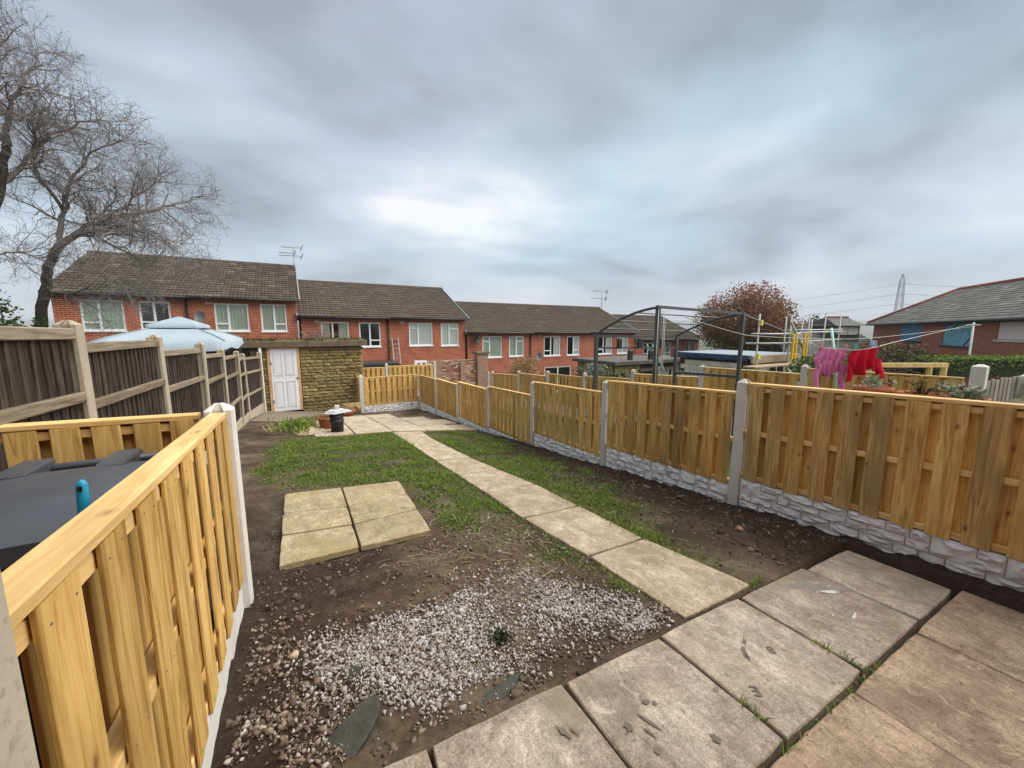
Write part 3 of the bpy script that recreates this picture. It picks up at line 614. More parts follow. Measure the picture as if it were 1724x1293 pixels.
# --- fence behind it
fC = empty('timber_fence', (3.6, 15.6, -3.0), 'yellow timber fence behind the bottom fence, in front of the dark lean-to', 'fence')
posts(fC, [(3.10, 15.6, -1.27), (5.06, 15.6, -1.27)], (1,0), 2.0)
hm_bay(fC, (1.95, 15.6), (3.05, 15.6), -1.41, -1.42, front=-1, nb=6, gravel='plain'); hm_bay(fC, (3.15, 15.6), (5.01, 15.6), -1.38, -1.40, front=-1, gravel='plain')
# --- neighbour's fence
F2 = 7.70
f2 = empty('timber_fence', (F2, 8, -2.6), 'new yellow timber fence along the far side of the neighbouring garden, behind the washing', 'fence')
p2 = [3.29, 5.22, 7.17, 9.11, 11.09, 13.11, 15.45]; z2 = [-0.58,-0.74,-1.0,-1.26,-1.39,-1.57,-1.80]
posts(f2, [(F2, y, z) for y, z in zip(p2, z2)], (0,1), 1.75); posts(f2, [(F2+0.02, 15.9, -1.88)], (0,1), 1.75)
b2 = [(-0.743,-0.776),(-1.003,-1.107),(-1.25,-1.37),(-1.414,-1.483),(-1.585,-1.653),(-1.756,-1.893)]
hm_bay(f2, (F2, 1.46), (F2, 3.24), -0.616, -0.639, front=1, gravel='plain', patches=0.2)
for i in range(6): hm_bay(f2, (F2, p2[i]+0.05), (F2, p2[i+1]-0.05), *b2[i], front=1, gravel='plain', nb=10 if i < 5 else 12)
tp = empty('gate_post', (F2, 1.34, -2.2), 'thick square whitish concrete post at the end of the neighbouring yellow fence', 'post')
inst('post_shaft', hpost_mesh('post_shaft', 0.135, 0.135, 1.77, M['concw'], topr=0.03, plain_=True), tp, frame_M((F2, 1.34), (0,1), -2.2))
# --- grey weathered fence further right
fG = empty('grey_fence', (8.4, 0.8, -2.0), 'weathered grey timber fence beyond the thick concrete post', 'fence')
gm = board_mesh('fence_board', 0.11, 0.016, 1.2, M['greywood']); 
for i in range(12): inst('fence_board', gm, fG, frame_M((7.86+i*0.155, 1.28-i*0.012), (1,-0.08), -1.25+random.uniform(-0.015, 0.015)))
grm = board_mesh('rail', 0.03, 0.05, 1.9, M['greywood'])
for dz in (-0.72, -1.3): inst('rail', grm, fG, rail_M((7.82, 1.31, dz), (9.68, 1.16, dz)))
posts(fG, [(8.9, 1.12, -0.60)], (1,0), 1.5, 'concw', 0.11, 0.11, True)
# --- bin store fence (near left)
fN = empty('bin_store_fence', (-0.385, 1.6, -1.5), 'near timber fence with a wide flat top rail screening the bin, far left', 'fence')
NX = -0.385
posts(fN, [(NX, 0.632, -0.25)], (0,1), 1.5, 'concold', 0.115, 0.11); posts(fN, [(NX-0.0, 2.60, -0.395)], (0,1), 1.6, 'concw', 0.11, 0.13)
hm_bay(fN, (NX, 0.67), (NX, 2.545), -0.363, -0.438, front=-1, H=0.985, nb=9, bw=0.126, gravel='plain', gh=0.2, nails=True, shift=0.06, th=0.009)
hm_bay(fN, (NX-0.09, 2.62), (-1.19, 2.62), -0.445, -0.425, front=1, nb=5, bw=0.10, H=0.985, gravel='plain')
# --- old boundary fence on the left
fL = empty('old_fence', (-1.25, 8, -2.0), 'tall old dark brown board fence with concrete posts along the left side', 'fence')
LP = [(-1.26,1.72,0.16),(-1.25,3.58,0.067),(-1.25,5.33,-0.04),(-1.24,7.22,-0.17),(-1.24,9.12,-0.335),(-1.23,11.1,-0.466),(-1.22,12.5,-0.60),(-1.0,14.42,-0.66)]
LZ = [(0.04,0.01),(-0.07,-0.10),(-0.20,-0.26),(-0.36,-0.41),(-0.50,-0.55),(-0.66,-0.69),(-0.72,-0.78)]
ob = [board_mesh('fence_board', w, 0.014, 1.46, M['oldwood'], 0.003) for w in (0.098, 0.106, 0.112)]
for i, (x, y, z) in enumerate(LP):
    m = cached(('oldpost', 1), lambda: hpost_mesh('concrete_post', 0.10, 0.11, 2.1, M['concold'], topr=0.03)); dx = LP[min(i+1, 7)][0]-LP[max(i-1, 0)][0]; dy = LP[min(i+1, 7)][1]-LP[max(i-1, 0)][1]
    inst('concrete_post', m, fL, frame_M((x, y), (dx, dy), z-2.1) @ Matrix.Rotation(random.uniform(-0.012, 0.012), 4, 'X'))
for i in range(7):
    a = Vector((LP[i][0], LP[i][1], 0)); c = Vector((LP[i+1][0], LP[i+1][1], 0)); u = (c-a).normalized(); a += u*0.05; c -= u*0.05; L = (c-a).length; n = Vector((u.y, -u.x, 0)); z0, z1 = LZ[i]; zt = lambda s: z0+(z1-z0)*s/L
    k = int(L/0.1); pt = L/k
    for j in range(k):
        s = (j+0.5)*pt; P = a+u*s-n*0.012; h0 = random.uniform(-0.008, 0.008)
        inst('fence_board', random.choice(ob), fL, frame_M(P, u, zt(s)-0.04-0.73+h0) @ Matrix.Rotation(0.10, 4, 'Z') @ Matrix.Rotation(random.uniform(-0.008, 0.008), 4, 'Y'))
    for dz, hh, off in ((0.035, 0.07, 0.012), (0.43, 0.065, 0.022), (1.02, 0.065, 0.022)):
        rm = cached(('oldrail', round(L, 2), hh), lambda: board_mesh('rail', 0.045, hh, L-0.01, M['oldrail'], 0.006)); tilt = random.uniform(-0.012, 0.012)
        A = a+n*off; C = c+n*off; inst('rail', rm, fL, rail_M((A.x, A.y, zt(0)-dz+tilt), (C.x, C.y, zt(L)-dz-tilt)))
    g = MB(); w = 0.025
    for s_ in (0, L):
        for side in (-1, 1):
            for dz in (0, 0.42): P = a+u*s_+n*side*w; g.v.append((P.x, P.y, zt(s_)-1.50-dz))
    g.f += [(0,2,3,1),(4,5,7,6),(0,4,6,2),(1,3,7,5),(0,1,5,4),(2,6,7,3)]; g.build('gravel_board', M['concold'], fL)

# ================================================================== stone shed
SY = 14.6
shed = empty('stone_shed', (0.2, 16, -2.9), 'low stone outbuilding with mossy flat roof and white door at the end of the garden', 'shed')
MB().box(-2.35,-0.80,SY+0.06,18,-3.1,-0.53).box(0.12,2.06,SY+0.06,18,-3.2,-0.53).box(-0.80,0.12,SY+0.35,18,-3.1,-0.53).build('wall_core', M['mortar'], shed)
def stone_wall(root, p, u, L, z0, z1, meshes, hmin, hmax, wmin, wmax, depth=0.055, skip=None):
    z = z0; u = Vector((u[0], u[1], 0)).normalized(); p = Vector((p[0], p[1], 0))
    while z < z1-0.03:
        h = min(random.uniform(hmin, hmax), z1-z); s = 0.0
        while s < L-0.02:
            w = random.uniform(wmin, wmax)
            if s+w > L-wmin*0.6: w = L-s
            P = p+u*(s+w/2); inst('walling_stone', random.choice(meshes), root, frame_M(P, u, z+h/2) @ Matrix.Rotation(random.uniform(-0.02, 0.02), 4, 'Y') @ Matrix.Diagonal((w-0.014, depth*random.uniform(0.8, 1.5), h-0.013, 1))); s += w
        z += h
stone_wall(shed, (0.13, SY+0.055), (1,0), 1.97, -3.0, -0.54, SHEDST, 0.085, 0.135, 0.16, 0.52)
stone_wall(shed, (-1.25, SY+0.055), (1,0), 0.46, -2.8, -0.54, SHEDST, 0.085, 0.135, 0.14, 0.30)
stone_wall(shed, (2.065, SY+0.06), (0,1), 3.3, -3.1, -0.54, SHEDST, 0.11, 0.16, 0.3, 0.6)
for i in range(5):
    x0 = -2.45+i*0.94; MB().prism([(x0+0.008, SY-0.17-0.02*random.random()),(x0+0.935, SY-0.17-0.02*random.random()),(x0+0.935, SY+0.32),(x0+0.008, SY+0.32)], -0.525, -0.335+random.uniform(-0.012, 0.012), 0.012).build('roof_edge_slab', M['roofstone'], shed)
MB().box(-2.45,2.25,SY+0.325,18.2,-0.52,-0.33).build('roof_slab', M['roofstone'], shed)
MB().prism([(0.85,SY-0.06),(2.12,SY-0.06),(2.12,SY+0.05),(0.85,SY+0.05)], -0.64, -0.575).build('lintel_stone', M['roofstone'], shed)
# door
fr = MB().box(-0.795,-0.715,SY-0.03,SY+0.06,-2.64,-0.50).box(0.045,0.115,SY-0.03,SY+0.06,-2.64,-0.50).box(-0.715,0.045,SY-0.03,SY+0.06,-0.575,-0.50).build('door_frame', M['peach'], shed)
dl = MB().box(-0.712,0.042,SY-0.02,SY+0.022,-2.63,-0.578)
door = dl.build('door', M['doorw'], shed)
for (x0, x1) in ((-0.63,-0.375),(-0.295,-0.04)):
    for (z0, z1) in ((-2.49,-1.62),(-1.44,-0.70)):
        m_ = MB(); y = SY-0.0205; w = 0.03
        m_.box(x0,x1,y-0.020,y,z0,z0+w).box(x0,x1,y-0.020,y,z1-w,z1).box(x0,x0+w,y-0.0199,y,z0+w,z1-w).box(x1-w,x1,y-0.0199,y,z0+w,z1-w); m_.box(x0+0.055,x1-0.055,y-0.012,y,z0+0.055,z1-0.055); m_.build('door_panel', M['doorw'], door)
for z in (-1.05,-2.30): MB().box(-0.745,-0.685,SY-0.038,SY-0.0305,z-0.05,z+0.05).build('hinge', M['hinge'], door)
MB().lathe([(0.004,0),(0.028,0.0),(0.012,0.018),(0.014,0.035),(0.03,0.05),(0.03,0.07),(0.01,0.08)], seg=12).mesh('k', M['hinge']) 
kn = MB().tube([(0.015,SY-0.021,-1.56),(0.015,SY-0.05,-1.56),(0.015,SY-0.075,-1.56),(0.015,SY-0.09,-1.56)],[0.012,0.012,0.028,0.018],10); kn.build('door_knob', M['blackpl'], door, True)
MB().tube([(-0.97,SY-0.12,-2.62),(-0.97,SY-0.12,-0.50)],0.045,12).tube([(-0.97,SY-0.12,-1.72),(-0.97,SY-0.12,-1.66)],0.052,12).build('drainpipe', M['upvc'], shed)
# moss and dead growth on the roof
def clump_mesh(spots, n, size, spread, mat, name, up=0.6):
    C = np.array(spots)[rng.integers(0, len(spots), n)]; D = rng.normal(0, 1, (n, 3))*np.array(spread); P = C+D
    return leaf_cards(P, size, mat, name, up)
def leaf_cards(P, size, mat, name, up=0.5, aspect=0.55):
    n = len(P); d = rng.normal(0, 1, (n, 3)); d[:,2] = np.abs(d[:,2])*up+0.1*up; d /= np.linalg.norm(d, axis=1)[:,None]
    s = rng.normal(0, 1, (n, 3)); s -= d*(s*d).sum(1)[:,None]; s /= np.linalg.norm(s, axis=1)[:,None]
    nn = np.cross(d, s); l = size*rng.uniform(0.6, 1.4, n)[:,None]; w = l*aspect
    V = np.stack([P, P+d*l*0.45+s*w*0.5+nn*l*0.08, P+d*l, P+d*l*0.45-s*w*0.5+nn*l*0.08], 1).reshape(-1, 3)
    F = np.arange(4*n).reshape(n, 4); return np_mesh(name, V, F, mat)
def cards(name, P, size, mat, parent=None, up=0.5, aspect=0.55, origin=None):
    P = np.asarray(P, float); o = np.array(origin if origin is not None else [P[:,0].mean(), P[:,1].mean(), P[:,2].min()])
    me = leaf_cards(P-o, size, mat, name, up, aspect); return inst(name, me, parent, Matrix.Translation(Vector(o)))
n = 2600; P = np.stack([rng.uniform(-2.4, 2.2, n), SY+rng.uniform(-0.1, 2.0, n)**1.0, np.full(n, -0.335)], 1); dens = fbm(P[:,0], P[:,1], 3, 1.6); P = P[dens > 0.46]
mo = cards('roof_moss', P, 0.09, M['moss'], shed, 0.8); mo['kind'] = 'stuff'

# ================================================================== houses
def tube_obj(name, pts, r, mat, parent=None, sides=8, smooth=True): return MB().tube(pts, r, sides).build(name, mat, parent, smooth)
def wall_open(x0, x1, z0, z1, y, ops, depth=0.11):
    b = MB(); xs_ = sorted({x0, x1, *[o[0] for o in ops], *[o[1] for o in ops]}); zs_ = sorted({z0, z1, *[o[2] for o in ops], *[o[3] for o in ops]})
    for i in range(len(xs_)-1):
        for k in range(len(zs_)-1):
            cx, cz = (xs_[i]+xs_[i+1])/2, (zs_[k]+zs_[k+1])/2
            if any(o[0] < cx < o[1] and o[2] < cz < o[3] for o in ops): continue
            b.quad((xs_[i],y,zs_[k]),(xs_[i+1],y,zs_[k]),(xs_[i+1],y,zs_[k+1]),(xs_[i],y,zs_[k+1]))
    for (a, c, d, e) in ops:
        b.quad((a,y,d),(a,y+depth,d),(a,y+depth,e),(a,y,e)); b.quad((c,y+depth,d),(c,y,d),(c,y,e),(c,y+depth,e)); b.quad((a,y,e),(a,y+depth,e),(c,y+depth,e),(c,y,e)); b.quad((a,y+depth,d),(a,y,d),(c,y,d),(c,y+depth,d))
    return b
def window(parent, x0, x1, z0, z1, y, style, curtain, T=None):
    """style: (mullion fraction, 'l' or 'r' small side, 'b'/'t'/None transom place)"""
    f = 0.065; yf = y+0.03; b = MB(); fd = 0.06
    b.box(x0,x1,yf,yf+fd,z0,z0+f).box(x0,x1,yf,yf+fd,z1-f,z1).box(x0,x0+f,yf,yf+fd,z0+f,z1-f).box(x1-f,x1,yf,yf+fd,z0+f,z1-f)
    m, side, tr = style; xm = x0+(x1-x0)*m; b.box(xm-f*0.6,xm+f*0.6,yf+0.002,yf+fd-0.002,z0+f,z1-f)
    L_ = (x0+f, xm-f*0.6); R_ = (xm+f*0.6, x1-f); sm, bg_ = (L_, R_) if side == 'l' else (R_, L_); panes = [(bg_[0], bg_[1], z0+f, z1-f)]
    if tr:
        zt_ = z0+(z1-z0)*(0.27 if tr == 'b' else 0.75); b.box(sm[0],sm[1],yf+0.002,yf+fd-0.002,zt_-f*0.5,zt_+f*0.5); panes += [(sm[0],sm[1],z0+f,zt_-f*0.5),(sm[0],sm[1],zt_+f*0.5,z1-f)]
    else: panes.append((sm[0], sm[1], z0+f, z1-f))
    w = b.build('window', M['upvc'], parent)
    for (a, c, d, e) in panes: MB().box(a-0.004,c+0.004,yf+0.024,yf+0.032,d-0.004,e+0.004).build('pane', M['glass'], w)
    MB().box(x0-0.04,x1+0.04,y-0.05,y+0.028,z0-0.05,z0-0.002).build('sill', M['upvc'], w)
    if curtain:
        cm, parts = curtain
        for (fa, fb, za, zb) in parts:
            q = MB(); k = max(6, int((x1-x0)*(fb-fa)/0.06)); xa = x0+(x1-x0)*fa; xb_ = x0+(x1-x0)*fb; za_ = z0+(z1-z0)*za; zb_ = z0+(z1-z0)*zb
            for i in range(k):
                u0, u1 = xa+(xb_-xa)*i/k, xa+(xb_-xa)*(i+1)/k; y0, y1 = yf+0.05+0.02*(i % 2), yf+0.05+0.02*((i+1) % 2); q.quad((u0,y0,za_),(u1,y1,za_),(u1,y1,zb_),(u0,y0,zb_))
            q.build('curtain', M[cm], w)
    return w
def tile_slope(O, U, Vd, nrm, spans, len_v, mat, name, parent, tw=0.30, tl=0.31, roll=True):
    """tiles over a slope: O eave origin, U along the eave, Vd up the slope; spans(v)->(u0,u1)"""
    O, U, Vd, nrm = map(Vector, (O, U, Vd, nrm)); b = MB(); rows = int(len_v/tl); prof = [(0,0.0),(0.2,0.028),(0.42,0.0),(0.58,0.028),(0.8,0.0)] if roll else [(0,0),(1.0,0.0)]
    for r in range(rows+1):
        v0 = r*tl; v1 = min((r+1)*tl+0.05, len_v); 
        if v1-v0 < 0.06: continue
        ua, ub = spans(v0+tl*0.5); k0 = int(ua//tw); sh = 0 if roll else (tw/2 if r % 2 else 0)
        for k in range(k0-1, int(ub//tw)+2):
            a = max(k*tw+sh, ua); c = min((k+1)*tw+sh, ub)
            if c-a < 0.03: continue
            n0 = len(b.v); jz = random.uniform(-0.004, 0.006); pr = prof if roll else [(0,0),(1,0)]
            P = [(a+(c-a)*p, h) for p, h in pr]+([(c, 0.0)] if roll else [])
            m = len(P)
            for (uu, h) in P: b.v.append(tuple(O+U*uu+Vd*v0+nrm*(0.0+jz)))
            for (uu, h) in P: b.v.append(tuple(O+U*uu+Vd*v0+nrm*(0.032+h+jz)))
            for (uu, h) in P: b.v.append(tuple(O+U*uu+Vd*v1+nrm*(0.006+h*0.6+jz)))
            for i in range(m-1): b.f += [(n0+i, n0+i+1, n0+m+i+1, n0+m+i), (n0+m+i, n0+m+i+1, n0+2*m+i+1, n0+2*m+i)]
    o = b.build(name, mat, parent); o['kind'] = 'stuff'; return o
HY = 22.0; RY = 26.4
def house(x0, x1, zE, zR, base, wins, label, tilemat='tile', gl=False, gr=False, pipe=None, extra=None):
    h = empty('terraced_house', ((x0+x1)/2, HY+4, base), label, 'house', 'red brick terraced houses behind the gardens')
    ops = [(w[0], w[1], w[2], w[3]) for w in wins]
    wall_open(x0, x1, base, zE, HY, ops).build('wall', M['brick'], h)
    b = MB(); b.poly([(x0+0.002,HY,base),(x0+0.002,HY,zE),(x0+0.002,RY,zR-0.08),(x0+0.002,2*RY-HY,zE),(x0+0.002,2*RY-HY,base)]); b.poly([(x1-0.002,2*RY-HY,base),(x1-0.002,2*RY-HY,zE),(x1-0.002,RY,zR-0.08),(x1-0.002,HY,zE),(x1-0.002,HY,base)]); b.quad((x1,2*RY-HY,base),(x0,2*RY-HY,base),(x0,2*RY-HY,zE),(x1,2*RY-HY,zE))
    gm = brick_side; b.build('gable_wall', gm, h)
    el, er = (0.16 if gl else 0), (0.16 if gr else 0); Vd = Vector((0, RY-HY+0.32, zR-zE+0.12)); ln = Vd.length; Vd.normalize(); nr = Vector((0,-Vd.z,Vd.y))
    rf = MB(); rf.quad((x0-el,HY-0.32,zE-0.14),(x1+er,HY-0.32,zE-0.14),(x1+er,RY,zR-0.03),(x0-el,RY,zR-0.03)); rf.quad((x1+er,2*RY-HY+0.3,zE-0.14),(x0-el,2*RY-HY+0.3,zE-0.14),(x0-el,RY,zR-0.03),(x1+er,RY,zR-0.03))
    roof = rf.build('roof', M['darkfelt'], h)
    tile_slope((x0-el,HY-0.32,zE-0.12), (1,0,0), Vd, nr, lambda v: (0.0, x1-x0+el+er-0.004), ln, M[tilemat], 'roof_tiles', roof)
    MB().tube([(x0-el,RY,zR-0.02),(x1+er,RY,zR-0.02)],0.11,8).build('ridge_tiles', M['ridge'], roof)
    for s, f in ((x0-el, gl), (x1+er, gr)):
        if f: MB().bar((s,HY-0.30,zE-0.16),(s,RY,zR-0.06),0.05,0.16).build('verge_board', M['upvc'] if False else M['greyfelt'], roof)
    MB().box(x0,x1,HY-0.30,HY-0.001,zE-0.20,zE-0.14).build('soffit', M['blackpl'], h)
    tube_obj('gutter', [(x0-el,HY-0.36,zE-0.17),(x1+er,HY-0.36,zE-0.17)], 0.06, M['blackpl'], h)
    for w in wins: window(h, w[0]+0.006, w[1]-0.006, w[2]+0.006, w[3]-0.006, HY, w[4], w[5])
    MB().box(x0+0.05,x1-0.05,HY+1.1,HY+1.12,base,zE-0.05).build('room_partition', M['room'], h)
    if pipe is not None: tube_obj('downpipe', [(pipe,HY-0.07,zE-0.2),(pipe,HY-0.07,base)], 0.045, M['blackpl'], h)
    vent = MB().box(x0+0.6,x0+0.85,HY-0.012,HY-0.001,zE-0.42,zE-0.33).build('air_vent', M['conc'], h)
    return h
brick_side = brick('house_brick_side', (0.31,0.062,0.028), (0.50,0.125,0.052), (0.60,0.40,0.28))
# side walls: brick pattern runs along y
mn = brick_side.node_tree.nodes
for q in mn:
    if q.type == 'MAPPING' and abs(q.inputs['Rotation'].default_value[0]) > 0.1: q.inputs['Rotation'].default_value = (R(90), 0, R(90))
full = [(0.03,0.97,0.03,0.97)]; NET = ('net', full); BL = ('netw', full); SPL = ('net', [(0.03,0.30,0.03,0.97),(0.62,0.97,0.03,0.97)]); SID = ('netw', [(0.60,0.97,0.03,0.97)])
b1, b2z, b3, b4 = -3.9, -4.4, -5.2, -5.8
H = []
H.append(house(-8.1,-3.95,1.60,3.70,b1,[(-7.36,-6.06,-0.01,1.25,(0.42,'l','b'),NET),(-5.61,-4.58,0.04,1.24,(0.48,'l','b'),None)],'brick house behind the bare trees, left end of the terrace, mossy tiled roof','tile_moss',gl=True,pipe=-4.02))
H.append(house(-3.95,0.20,1.60,3.70,b1,[(-3.07,-1.77,-0.03,1.24,(0.40,'l','b'),NET),(-1.31,-0.24,-0.04,1.26,(0.52,'r','b'),NET)],'brick house behind the pale gazebo, with a grey dish on its wall','tile_moss',gr=True))
H.append(house(0.36,4.62,0.83,2.90,b2z,[(1.24,2.56,-0.80,0.45,(0.40,'l',None),SPL),(3.05,4.15,-0.87,0.44,(0.50,'r','b'),None)],'brick house behind the stone shed roof, next to the TV aerial','tile',gl=True,pipe=4.55))
H.append(house(4.62,9.10,0.83,2.90,b2z,[(5.70,7.08,-0.86,0.46,(0.38,'l','t'),BL),(7.58,8.70,-0.89,0.44,(0.46,'r','t'),BL)],'brick house with white blinds, behind the leaning ladder and rough brick wall','tile',gr=True))
H.append(house(9.26,13.86,0.02,2.00,b3,[(10.27,11.65,-1.70,-0.35,(0.36,'l','t'),NET),(12.18,13.30,-1.68,-0.36,(0.50,'r','t'),NET)],'brick house with black dish, pale green curtains, behind the tan shrub','tile',gl=True,pipe=13.80))
H.append(house(13.86,18.65,0.02,2.00,b3,[(14.91,16.32,-1.74,-0.38,(0.42,'l','b'),SID),(16.89,18.02,-1.75,-0.39,(0.52,'r','b'),SID),(15.0,17.3,-4.6,-2.5,(0.5,'l',None),None)],'middle brick terraced house with dark windows, left of the arched metal frame','tile'))
H.append(house(18.65,23.60,0.02,2.00,b3,[(19.71,21.20,-1.76,-0.41,(0.42,'l','b'),SID),(21.75,22.89,-1.77,-0.38,(0.5,'r','b'),BL)],'brick terraced house seen through the arched metal frame','tile',gr=True))
H.append(house(23.76,28.4,-0.58,1.40,b4,[(24.65,25.83,-2.20,-0.97,(0.45,'l','b'),None),(26.76,27.95,-2.16,-0.96,(0.45,'r','b'),SID)],'lower brick house behind the metal frame, right of its tall post','tile',gl=True))
H.append(house(28.4,31.7,-0.58,1.40,b4,[(29.73,31.27,-1.95,-0.95,(0.45,'l',None),('netw',[(0.03,0.97,0.03,0.97)]))],'right-hand end house of the brick terrace beside the red tree','tile',gr=True))
# dishes
def dish(parent, x, z, s, mat, tilt=-0.35):
    b = MB(); pr = [(0.01,0.0),(s*0.4,0.02),(s*0.75,0.07),(s,0.13),(s*1.02,0.13),(s*0.76,0.05),(s*0.4,0.0),(0.01,-0.02)]; b.lathe(pr, seg=20)
    me = b.mesh('satellite_dish', mat, True); o = inst('satellite_dish', me, parent, Matrix.Translation((x, HY-0.28, z)) @ Matrix.Rotation(tilt, 4, 'Z') @ Matrix.Rotation(R(80), 4, 'X') @ Matrix.Diagonal((0.85,1.1,1,1)))
    tube_obj('dish_bracket', [(x+0.03,HY-0.001,z),(x+0.02,HY-0.14,z),(x,HY-0.26,z)], 0.022, M['hinge'], parent)
    tube_obj('dish_arm', [(x-0.02,HY-0.28,z-s),(x-0.12,HY-0.62,z-0.05)], 0.015, M['hinge'], parent)
dish(H[1], -3.50, 0.57, 0.27, M['hinge']); dish(H[4], 9.70, -0.58, 0.30, M['blackpl'], 0.7); dish(H[5], 14.30, -1.74, 0.26, M['hinge'])
def aerial(x, y, z0, z1, els, label):
    a = empty('tv_aerial', (x, y, z0), label, 'aerial'); tube_obj('mast', [(x,y,z0),(x,y,z1)], 0.025, M['galv'], a)
    for (z, l0, l1, k) in els:
        tube_obj('boom', [(x+l0,y,z),(x+l1,y,z+0.04)], 0.018, M['galv'], a)
        for i in range(k): q = x+l0+(l1-l0)*i/(k-1); MB().bar((q,y-0.16,z+0.02),(q,y+0.16,z+0.02),0.014,0.014).build('element', M['galv'], a)
        MB().bar((x+l1-0.05,y,z-0.13),(x+l1+0.08,y,z+0.19),0.16,0.05).build('reflector', M['galv'], a)
aerial(0.30,26.0,2.6,4.78,[(4.68,-0.55,0.42,9),(4.36,-0.70,0.05,8),(4.22,-0.72,0.40,9)],'tall three-armed TV aerial at the step between the mossy and plain roofs')
aerial(23.65,26.0,1.9,3.45,[(3.36,-1.0,0.55,9),(2.75,-1.2,0.45,8)],'small TV aerial on the long roof near the metal frame')
# ladder, lean-to, alarm box under house 4
ld = empty('ladder', (4.88, 21.6, -2.4), 'grey metal ladder leaning on the brick wall beside the downpipe', 'ladder')
for s in (-0.17, 0.17): MB().bar((4.88+s,21.25,-2.6),(4.88+s,21.9,-0.37),0.04,0.06).build('stile', M['galv'], ld)
for i in range(9): t = i/9+0.06; MB().bar((4.72,21.25+0.65*t,-2.6+2.23*t),(5.04,21.25+0.65*t,-2.6+2.23*t),0.035,0.035).build('rung', M['galv'], ld)
lt = empty('lean_to', (3.8, 20.8, -4), 'low lean-to with a dark grey sheet roof against the house', 'lean-to')
MB().prism([(2.85,20.0),(4.62,20.0),(4.75,21.99),(2.85,21.99)], -1.74, -1.62).build('roof_sheet', M['slate'], lt); MB().box(2.8,4.7,19.9,19.998,-1.92,-1.70).build('fascia', M['blackpl'], lt)
MB().box(2.9,4.6,20.0,21.95,-4.2,-1.75).build('wall', M['mortar'], lt)
# white patterned block, rough brick wall with piers
bw = empty('garden_wall', (6.9, 17, -3.4), 'rough old red and cream brick garden wall with a tall pier', 'wall')
MB().box(5.05,7.60,17.02,17.22,-3.6,-1.37).build('wall_core', M['mortar_pale'], bw)
bk = MB(); rnd = random.Random(12)
for r in range(17):
    for k in range(12):
        x = 5.06+k*0.228-(0.11 if r % 2 else 0)
        if rnd.random() < 0.03: continue
        bk.box(max(x,5.06), min(x+0.216,7.6), 17.0-rnd.uniform(0,0.012), 17.03, -2.66+r*0.076, -2.66+r*0.076+0.064)
o = bk.build('bricks', M['bricks_mixed'], bw); o['kind'] = 'stuff'
MB().box(5.55,5.80,16.90,16.998,-3.6,-1.33).build('pier', M['brick_old'], bw); MB().box(6.75,7.0,16.92,16.998,-3.6,-1.38).build('pier', M['brick_old'], bw)
pr = MB().box(7.605,8.15,16.85,17.25,-3.6,-1.12).build('pier', M['brick_old'], bw); MB().prism([(7.53,16.78),(8.22,16.78),(8.22,17.32),(7.53,17.32)],-1.118,-1.0,0.03).build('pier_cap', M['roofstone'], pr)
sb = empty('screen_block', (4.86, 16.6, -1.9), 'white pierced screen block beside the yellow back fence', 'block')
MB().box(4.50,4.60,16.6,16.7,-1.85,-1.30).box(4.98,5.03,16.6,16.7,-1.85,-1.30).box(4.60,4.98,16.6,16.7,-1.40,-1.30).box(4.60,4.98,16.6,16.7,-1.85,-1.72).box(4.76,4.83,16.6,16.7,-1.72,-1.40).box(4.60,4.76,16.601,16.699,-1.60,-1.53).build('block_face', M['upvc'], sb)

# ================================================================== the home this garden belongs to (unseen behind the viewpoint, added for its shade)
own = empty('unseen_brick_home', (0.8, -4.5, -1.5), 'unseen red brick home behind the viewpoint, added to shade the patio', 'house')
OY = -3.1
ob_ = wall_open(-4.6, 5.4, -1.6, 3.6, 0.0, [(-0.9,0.1,-1.42,0.72),(1.2,3.0,-0.45,0.72),(-0.8,0.4,1.9,3.1),(1.4,2.8,1.9,3.1)])
ob_.v = [(0.8-(x-0.4), OY-y, z) for x, y, z in ob_.v]; ob_.build('wall', M['brick'], own)
MB().box(-4.2,5.8,-9.0,OY-0.13,-1.6,3.55).build('inner_walls', M['room'], own)
MB().prism([(-4.4,-9.2),(6.0,-9.2),(6.0,OY+0.35),(-4.4,OY+0.35)], 3.6, 3.75).build('eaves', M['darkfelt'], own)
MB().box(-4.6,-0.50,OY,0.48,-1.6,1.25).build('shading_extension', M['brick'], own)  # unseen wing, added to keep sky light off the bin store
MB().box(-4.7,-0.42,OY,0.56,1.252,1.38).build('shading_extension_roof', M['darkfelt'], own)
def flip(o): o.matrix_basis = WM[own.name].inverted() @ Matrix(((-1,0,0,1.2),(0,-1,0,OY),(0,0,1,0),(0,0,0,1))) @ WM[o.name]; return o
for (a, c, d, e) in ((1.2,3.0,-0.45,0.72),(-0.8,0.4,1.9,3.1),(1.4,2.8,1.9,3.1)): flip(window(own, a+0.006, c-0.006, d+0.006, e-0.006, 0.0, (0.5,'l',None), NET))
flip(MB().box(-0.894,0.094,0.04,0.09,-1.41,0.714).build('door', M['doorw'], own))
